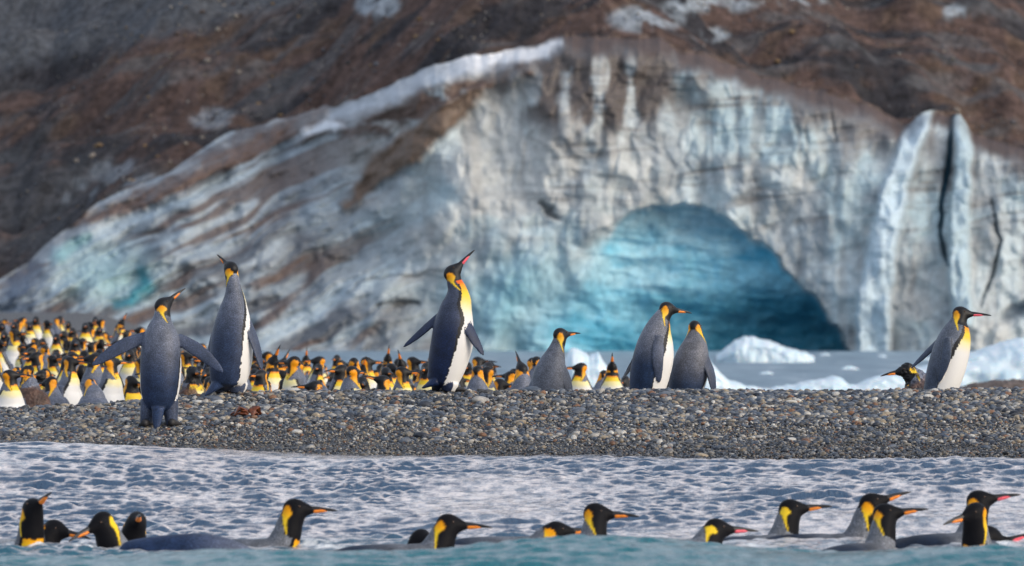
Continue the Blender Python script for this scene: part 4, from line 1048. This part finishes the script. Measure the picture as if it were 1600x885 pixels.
def named(nm, ty):
    a = ng.nodes.new('GeometryNodeInputNamedAttribute'); a.data_type = ty; a.inputs['Name'].default_value = nm
    return a.outputs['Attribute']
e2r = ng.nodes.new('FunctionNodeEulerToRotation')
ng.links.new(gi.outputs[0], mtp.inputs['Mesh']); ng.links.new(mtp.outputs['Points'], iop.inputs['Points']); ng.links.new(ci_.outputs['Instances'], iop.inputs['Instance'])
ng.links.new(named('turn', 'FLOAT_VECTOR'), e2r.inputs['Euler']); ng.links.new(e2r.outputs['Rotation'], iop.inputs['Rotation']); ng.links.new(named('size', 'FLOAT'), iop.inputs['Scale'])
ng.links.new(iop.outputs['Instances'], go.inputs[0])
gm = gravel.modifiers.new('scatter', 'NODES'); gm.node_group = ng
tag(gravel, 'small grey, tan and slate pebbles covering the bar', kind='stuff')

SH = [stone_mesh('stone_%d' % k, 300 + k, 2, 0.5) for k in range(10)]
for s_ in SH: s_.materials.append(M_STONE)
placed = [(660, 686, .125), (1022, 661, .10), (686, 638, .066), (695, 634, .07), (1470, 667, .085), (1545, 617, .085), (1590, 650, .11), (1040, 620, .13), (760, 616, .09), (1235, 632, .10), (1300, 640, .07), (870, 630, .09), (905, 645, .11), (340, 620, .12), (130, 629, .09), (1365, 615, .085), (1560, 622, .07)]
n_st = 0
def put_stone(x, y, s, k):
    global n_st
    o = bpy.data.objects.new('stone', SH[k % 10]); COL.objects.link(o); o.parent = beach
    o.location = (x, y, float(ground_z(x, y)) + 0.10 * s); o.scale = (s, s, s * 0.9); o.rotation_euler = (rr.gauss(0, .15), rr.gauss(0, .15), rr.uniform(-0.6, 0.6) + (math.pi if k % 2 else 0)); n_st += 1
ytab = np.arange(26.8, 30.2, 0.02)
for k, (px, py, s) in enumerate(placed):
    x0 = (px - CX) * 29 / F_PX
    vv = HY - (ground_z(np.full(len(ytab), x0), ytab) - CAM_H) * F_PX / ytab
    y = ytab[np.argmin(np.abs(vv - py))]
    put_stone((px - CX) * y / F_PX, float(y), s, k)
while n_st < 300:
    y = 27.2 + 3.0 * rr.random() ** 0.7; x = rr.uniform(-3.6, 3.6)
    put_stone(x, y, rr.uniform(0.048, 0.088) * (0.7 + 0.4 * float(smooth(27.3, 30, y))) + (0.03 if rr.random() < 0.12 else 0), n_st)

# reddish-brown scrap of kelp on the shingle
p = PX(385, 665, 28.95); p[2] = float(ground_z(p[0], p[1]))
bm = bmesh.new()
rk = random.Random(5)
for j in range(9):
    prev = None; a = rk.uniform(0, 6.28); L = rk.uniform(.05, .10); ox, oy = rk.uniform(-.05, .05), rk.uniform(-.03, .03); lift = rk.uniform(.015, .06)
    for i in range(9):
        t = i / 8; w_ = 0.018 * math.sin(math.pi * min(1, t * 0.9 + 0.1)) + 0.003
        c = Vector((ox + math.cos(a) * L * (t - .5) * 1.4, oy + math.sin(a) * L * (t - .5) * 0.6, 0.012 + lift * math.sin(math.pi * t) + 0.005 * math.sin(t * 17 + j)))
        sx, sy = -math.sin(a) * w_, math.cos(a) * w_
        ring = [bm.verts.new(c + Vector((sx, sy, -.004))), bm.verts.new(c + Vector((sx * .9, sy * .9, .005))), bm.verts.new(c + Vector((0, 0, .009))), bm.verts.new(c + Vector((-sx * .9, -sy * .9, .005))), bm.verts.new(c + Vector((-sx, -sy, -.004)))]
        if prev:
            for q in range(5): bm.faces.new((prev[q], prev[(q + 1) % 5], ring[(q + 1) % 5], ring[q]))
        else: bm.faces.new(ring)
        prev = ring
    bm.faces.new(prev)
bmesh.ops.recalc_face_normals(bm, faces=bm.faces)
me = bpy.data.meshes.new('kelp_scrap'); bm.to_mesh(me); bm.free(); me.shade_smooth()
o = link('kelp_scrap', me, plain_mat('kelp', (0.13, 0.035, 0.012), 0.4, 0.5, 40, 0.5)); o.location = p; o.scale = (1.3, 1.2, 1.0)
tag(o, 'reddish-brown clump of kelp lying on the shingle', 'kelp')

# ------------------------------------------------------------------ stranded and floating ice in the lagoon
m, n, l, bs = mat_nodes('floe_ice')
tc = n.new('ShaderNodeTexCoord'); t = noise_node(n, l, 3.0, 5, tc.outputs['Object'])
r = ramp(n, l, t.outputs['Fac'], [(0.3, (0.50, 0.66, 0.76)), (0.6, (0.70, 0.79, 0.84))])
l.new(r.outputs['Color'], bs.inputs['Base Color']); bs.inputs['Roughness'].default_value = 0.4
bs.inputs['Subsurface Weight'].default_value = 0.3; bs.inputs['Subsurface Radius'].default_value = (0.2, 0.5, 0.7); bs.inputs['Subsurface Scale'].default_value = 0.3
bump(n, l, t.outputs['Fac'], bs, 0.12, 0.04)
M_FLOE = m
def ice(label, d, outline, thick, seed, cat='ice block', group='ice blocks in the lagoon', mat=None, name='ice_block', rough=0.10):
    """outline: photo columns and rows of the upper edge, left to right; a rounded lump thick metres deep stands behind it"""
    o_ = np.array(outline, float)
    u = np.linspace(o_[0, 0], o_[-1, 0], 110)
    topz = CAM_H - (np.interp(u, o_[:, 0], o_[:, 1]) - HY) * d / F_PX
    base = LAGOON_Z - 0.12
    hmax = topz.max() - base
    topz = topz + rough * hmax * (fbm(u / 9.0, u * 0 + seed, 4, seed) - 0.5)
    x = (u - CX) * d / F_PX
    t = np.linspace(0, math.pi, 46)
    P = np.zeros((len(t), len(u), 3))
    end = np.sqrt(np.clip(np.minimum(u - u[0], u[-1] - u) / (0.18 * (u[-1] - u[0])), 0.0, 1))
    for i, a in enumerate(t):
        yy = -math.cos(a) * 0.5 * thick * (0.25 + 0.75 * end)
        prof = math.sin(a) ** 0.45
        z = base + (topz - base) * prof * (1 - 0.0 * yy)
        P[i, :, 0] = x; P[i, :, 1] = d + 0.5 * thick + yy; P[i, :, 2] = z
    nn = fbm(P[..., 0] * 3.1 / max(hmax, .3) + seed, P[..., 1] * 2.0 / max(hmax, .3) + P[..., 2] * 4 / max(hmax, .3), 4, seed + 2) - 0.5
    P[..., 1] += nn * 0.16 * thick; P[..., 2] += nn * rough * 0.3 * hmax * np.sin(t)[:, None]
    c0 = np.array((x.mean(), d + 0.5 * thick, base))
    ob = link(name, grid_mesh(name, P - c0), mat or M_FLOE); ob.location = c0
    tag(ob, label, cat, group)
    return ob
ice('white ice block behind the half-hidden grey penguin', 88.0, [(872, 618), (882, 560), (894, 542), (908, 548), (922, 556), (936, 552), (948, 570), (962, 592), (985, 612), (1000, 622)], 1.6, 3)
ice('white brash ice mound floating at the cave mouth', 190.0, [(1120, 556), (1135, 545), (1150, 532), (1165, 525), (1180, 527), (1196, 531), (1215, 536), (1240, 545), (1262, 551), (1275, 557)], 2.6, 5)
ice('pale ice slope sliding down beside the close penguin pair', 80.0, [(1060, 560), (1085, 555), (1108, 560), (1125, 580), (1140, 594), (1165, 602), (1200, 608), (1250, 616), (1290, 622)], 1.2, 7, rough=0.06)
ice('low lumpy white ice shelf along the lagoon shore', 86.0, [(1180, 622), (1215, 604), (1245, 601), (1270, 594), (1290, 592), (1306, 588), (1320, 592), (1330, 602), (1345, 600), (1370, 588), (1395, 585), (1430, 590), (1460, 612), (1480, 622)], 1.3, 9)
ice('large smooth white ice ridge at the right edge', 96.0, [(1370, 622), (1400, 590), (1440, 575), (1480, 566), (1510, 556), (1545, 546), (1575, 535), (1600, 529), (1640, 530), (1680, 560), (1720, 625)], 3.0, 12, rough=0.04)
ice('brown gravel bank in front of the right ice ridge', 74.0, [(1490, 625), (1505, 606), (1530, 600), (1560, 594), (1600, 594), (1660, 596), (1700, 625)], 1.5, 15, cat='gravel bank', group='gravel banks', mat=plain_mat('bank_grit', (0.13, 0.105, 0.095), 0.9, 0.2, 8, 0.5), name='gravel_bank')
for (px, d, w_) in ((1040, 230, 16), (1290, 260, 14), (1330, 150, 20), (1380, 240, 12), (1200, 130, 18), (1010, 120, 14), (1450, 210, 15)):
    yb = HY + (CAM_H - LAGOON_Z) * F_PX / d
    hpx = w_ * 0.28
    ice('small white ice fragment afloat on the lagoon, %s' % {1040: 'below the cave mouth', 1290: 'right of the cave mouth', 1330: 'in open water left of the young penguin', 1380: 'far off under the pale rib', 1200: 'in open water nearest the shelf', 1010: 'between the pair and the ice block', 1450: 'under the dark crack'}[px], d, [(px - w_, yb + 3), (px - w_ * .5, yb - hpx * .7), (px, yb - hpx), (px + w_ * .4, yb - hpx * .5), (px + w_, yb + 3)], 0.5, px)

# ------------------------------------------------------------------ boulders lying on the moraine
M_BOULD = []
for c in ((0.20, 0.135, 0.075), (0.10, 0.075, 0.066), (0.24, 0.21, 0.18), (0.05, 0.05, 0.055)): M_BOULD.append(plain_mat('boulder_rock', c, 0.9, 0.2, 3.0, 0.45))
BSH = []
for k in range(8):
    me = stone_mesh('boulder_%d' % k, 700 + k, 2, 0.75); me.materials.append(M_BOULD[k % 4]); BSH.append(me)
rb = random.Random(9); nb = 0
while nb < 220:
    i, j = rb.randrange(4, NT - 20), rb.randrange(60, len(ut) - 60)
    p = HILL_PTS[i, j]
    v_ = HY - (p[2] - CAM_H) / p[1] * F_PX
    if v_ < -10: continue
    if rb.random() < 0.25 + 0.5 * (j > len(ut) * 0.5): continue
    s_ = min(0.5, 0.30 * math.exp(rb.gauss(0, 0.4)))
    o = bpy.data.objects.new('boulder', BSH[nb % 8]); COL.objects.link(o); o.parent = hill
    o.location = (p[0], p[1], p[2] + 0.12 * s_); o.scale = (s_ * 1.2, s_, s_); o.rotation_euler = (rb.uniform(-.4, .4), rb.uniform(-.4, .4), rb.uniform(0, 6.28)); nb += 1

# loose scree too small to pick apart, scattered over the slope in view
ri = RNG.integers(3, NT - 40, 9000); rj = RNG.integers(40, len(ut) - 40, 9000)
sp_ = HILL_PTS[ri, rj] + np.c_[RNG.uniform(-.1, .1, (9000, 2)), np.zeros(9000)]
sv_ = HY - (sp_[:, 2] - CAM_H) / sp_[:, 1] * F_PX
sp_ = sp_[(sv_ > -15) & (fbm(sp_[:, 0] / 4.0, sp_[:, 1] / 3.0, 3, 181) > 0.42)]
me = bpy.data.meshes.new('scree'); me.vertices.add(len(sp_)); me.vertices.foreach_set('co', sp_.reshape(-1).astype(np.float32))
attr('size', 'FLOAT', 0.15 * np.exp(RNG.normal(0, 0.4, len(sp_)))); attr('tone', 'FLOAT', RNG.random(len(sp_)) * 0.9); attr('wet', 'FLOAT', np.full(len(sp_), 0.55))
attr('turn', 'FLOAT_VECTOR', RNG.uniform(0, 6.28, (len(sp_), 3)), 'vector')
scree = link('scree', me); gm = scree.modifiers.new('scatter', 'NODES'); gm.node_group = ng
tag(scree, 'loose scree strewn over the moraine slope', kind='stuff')
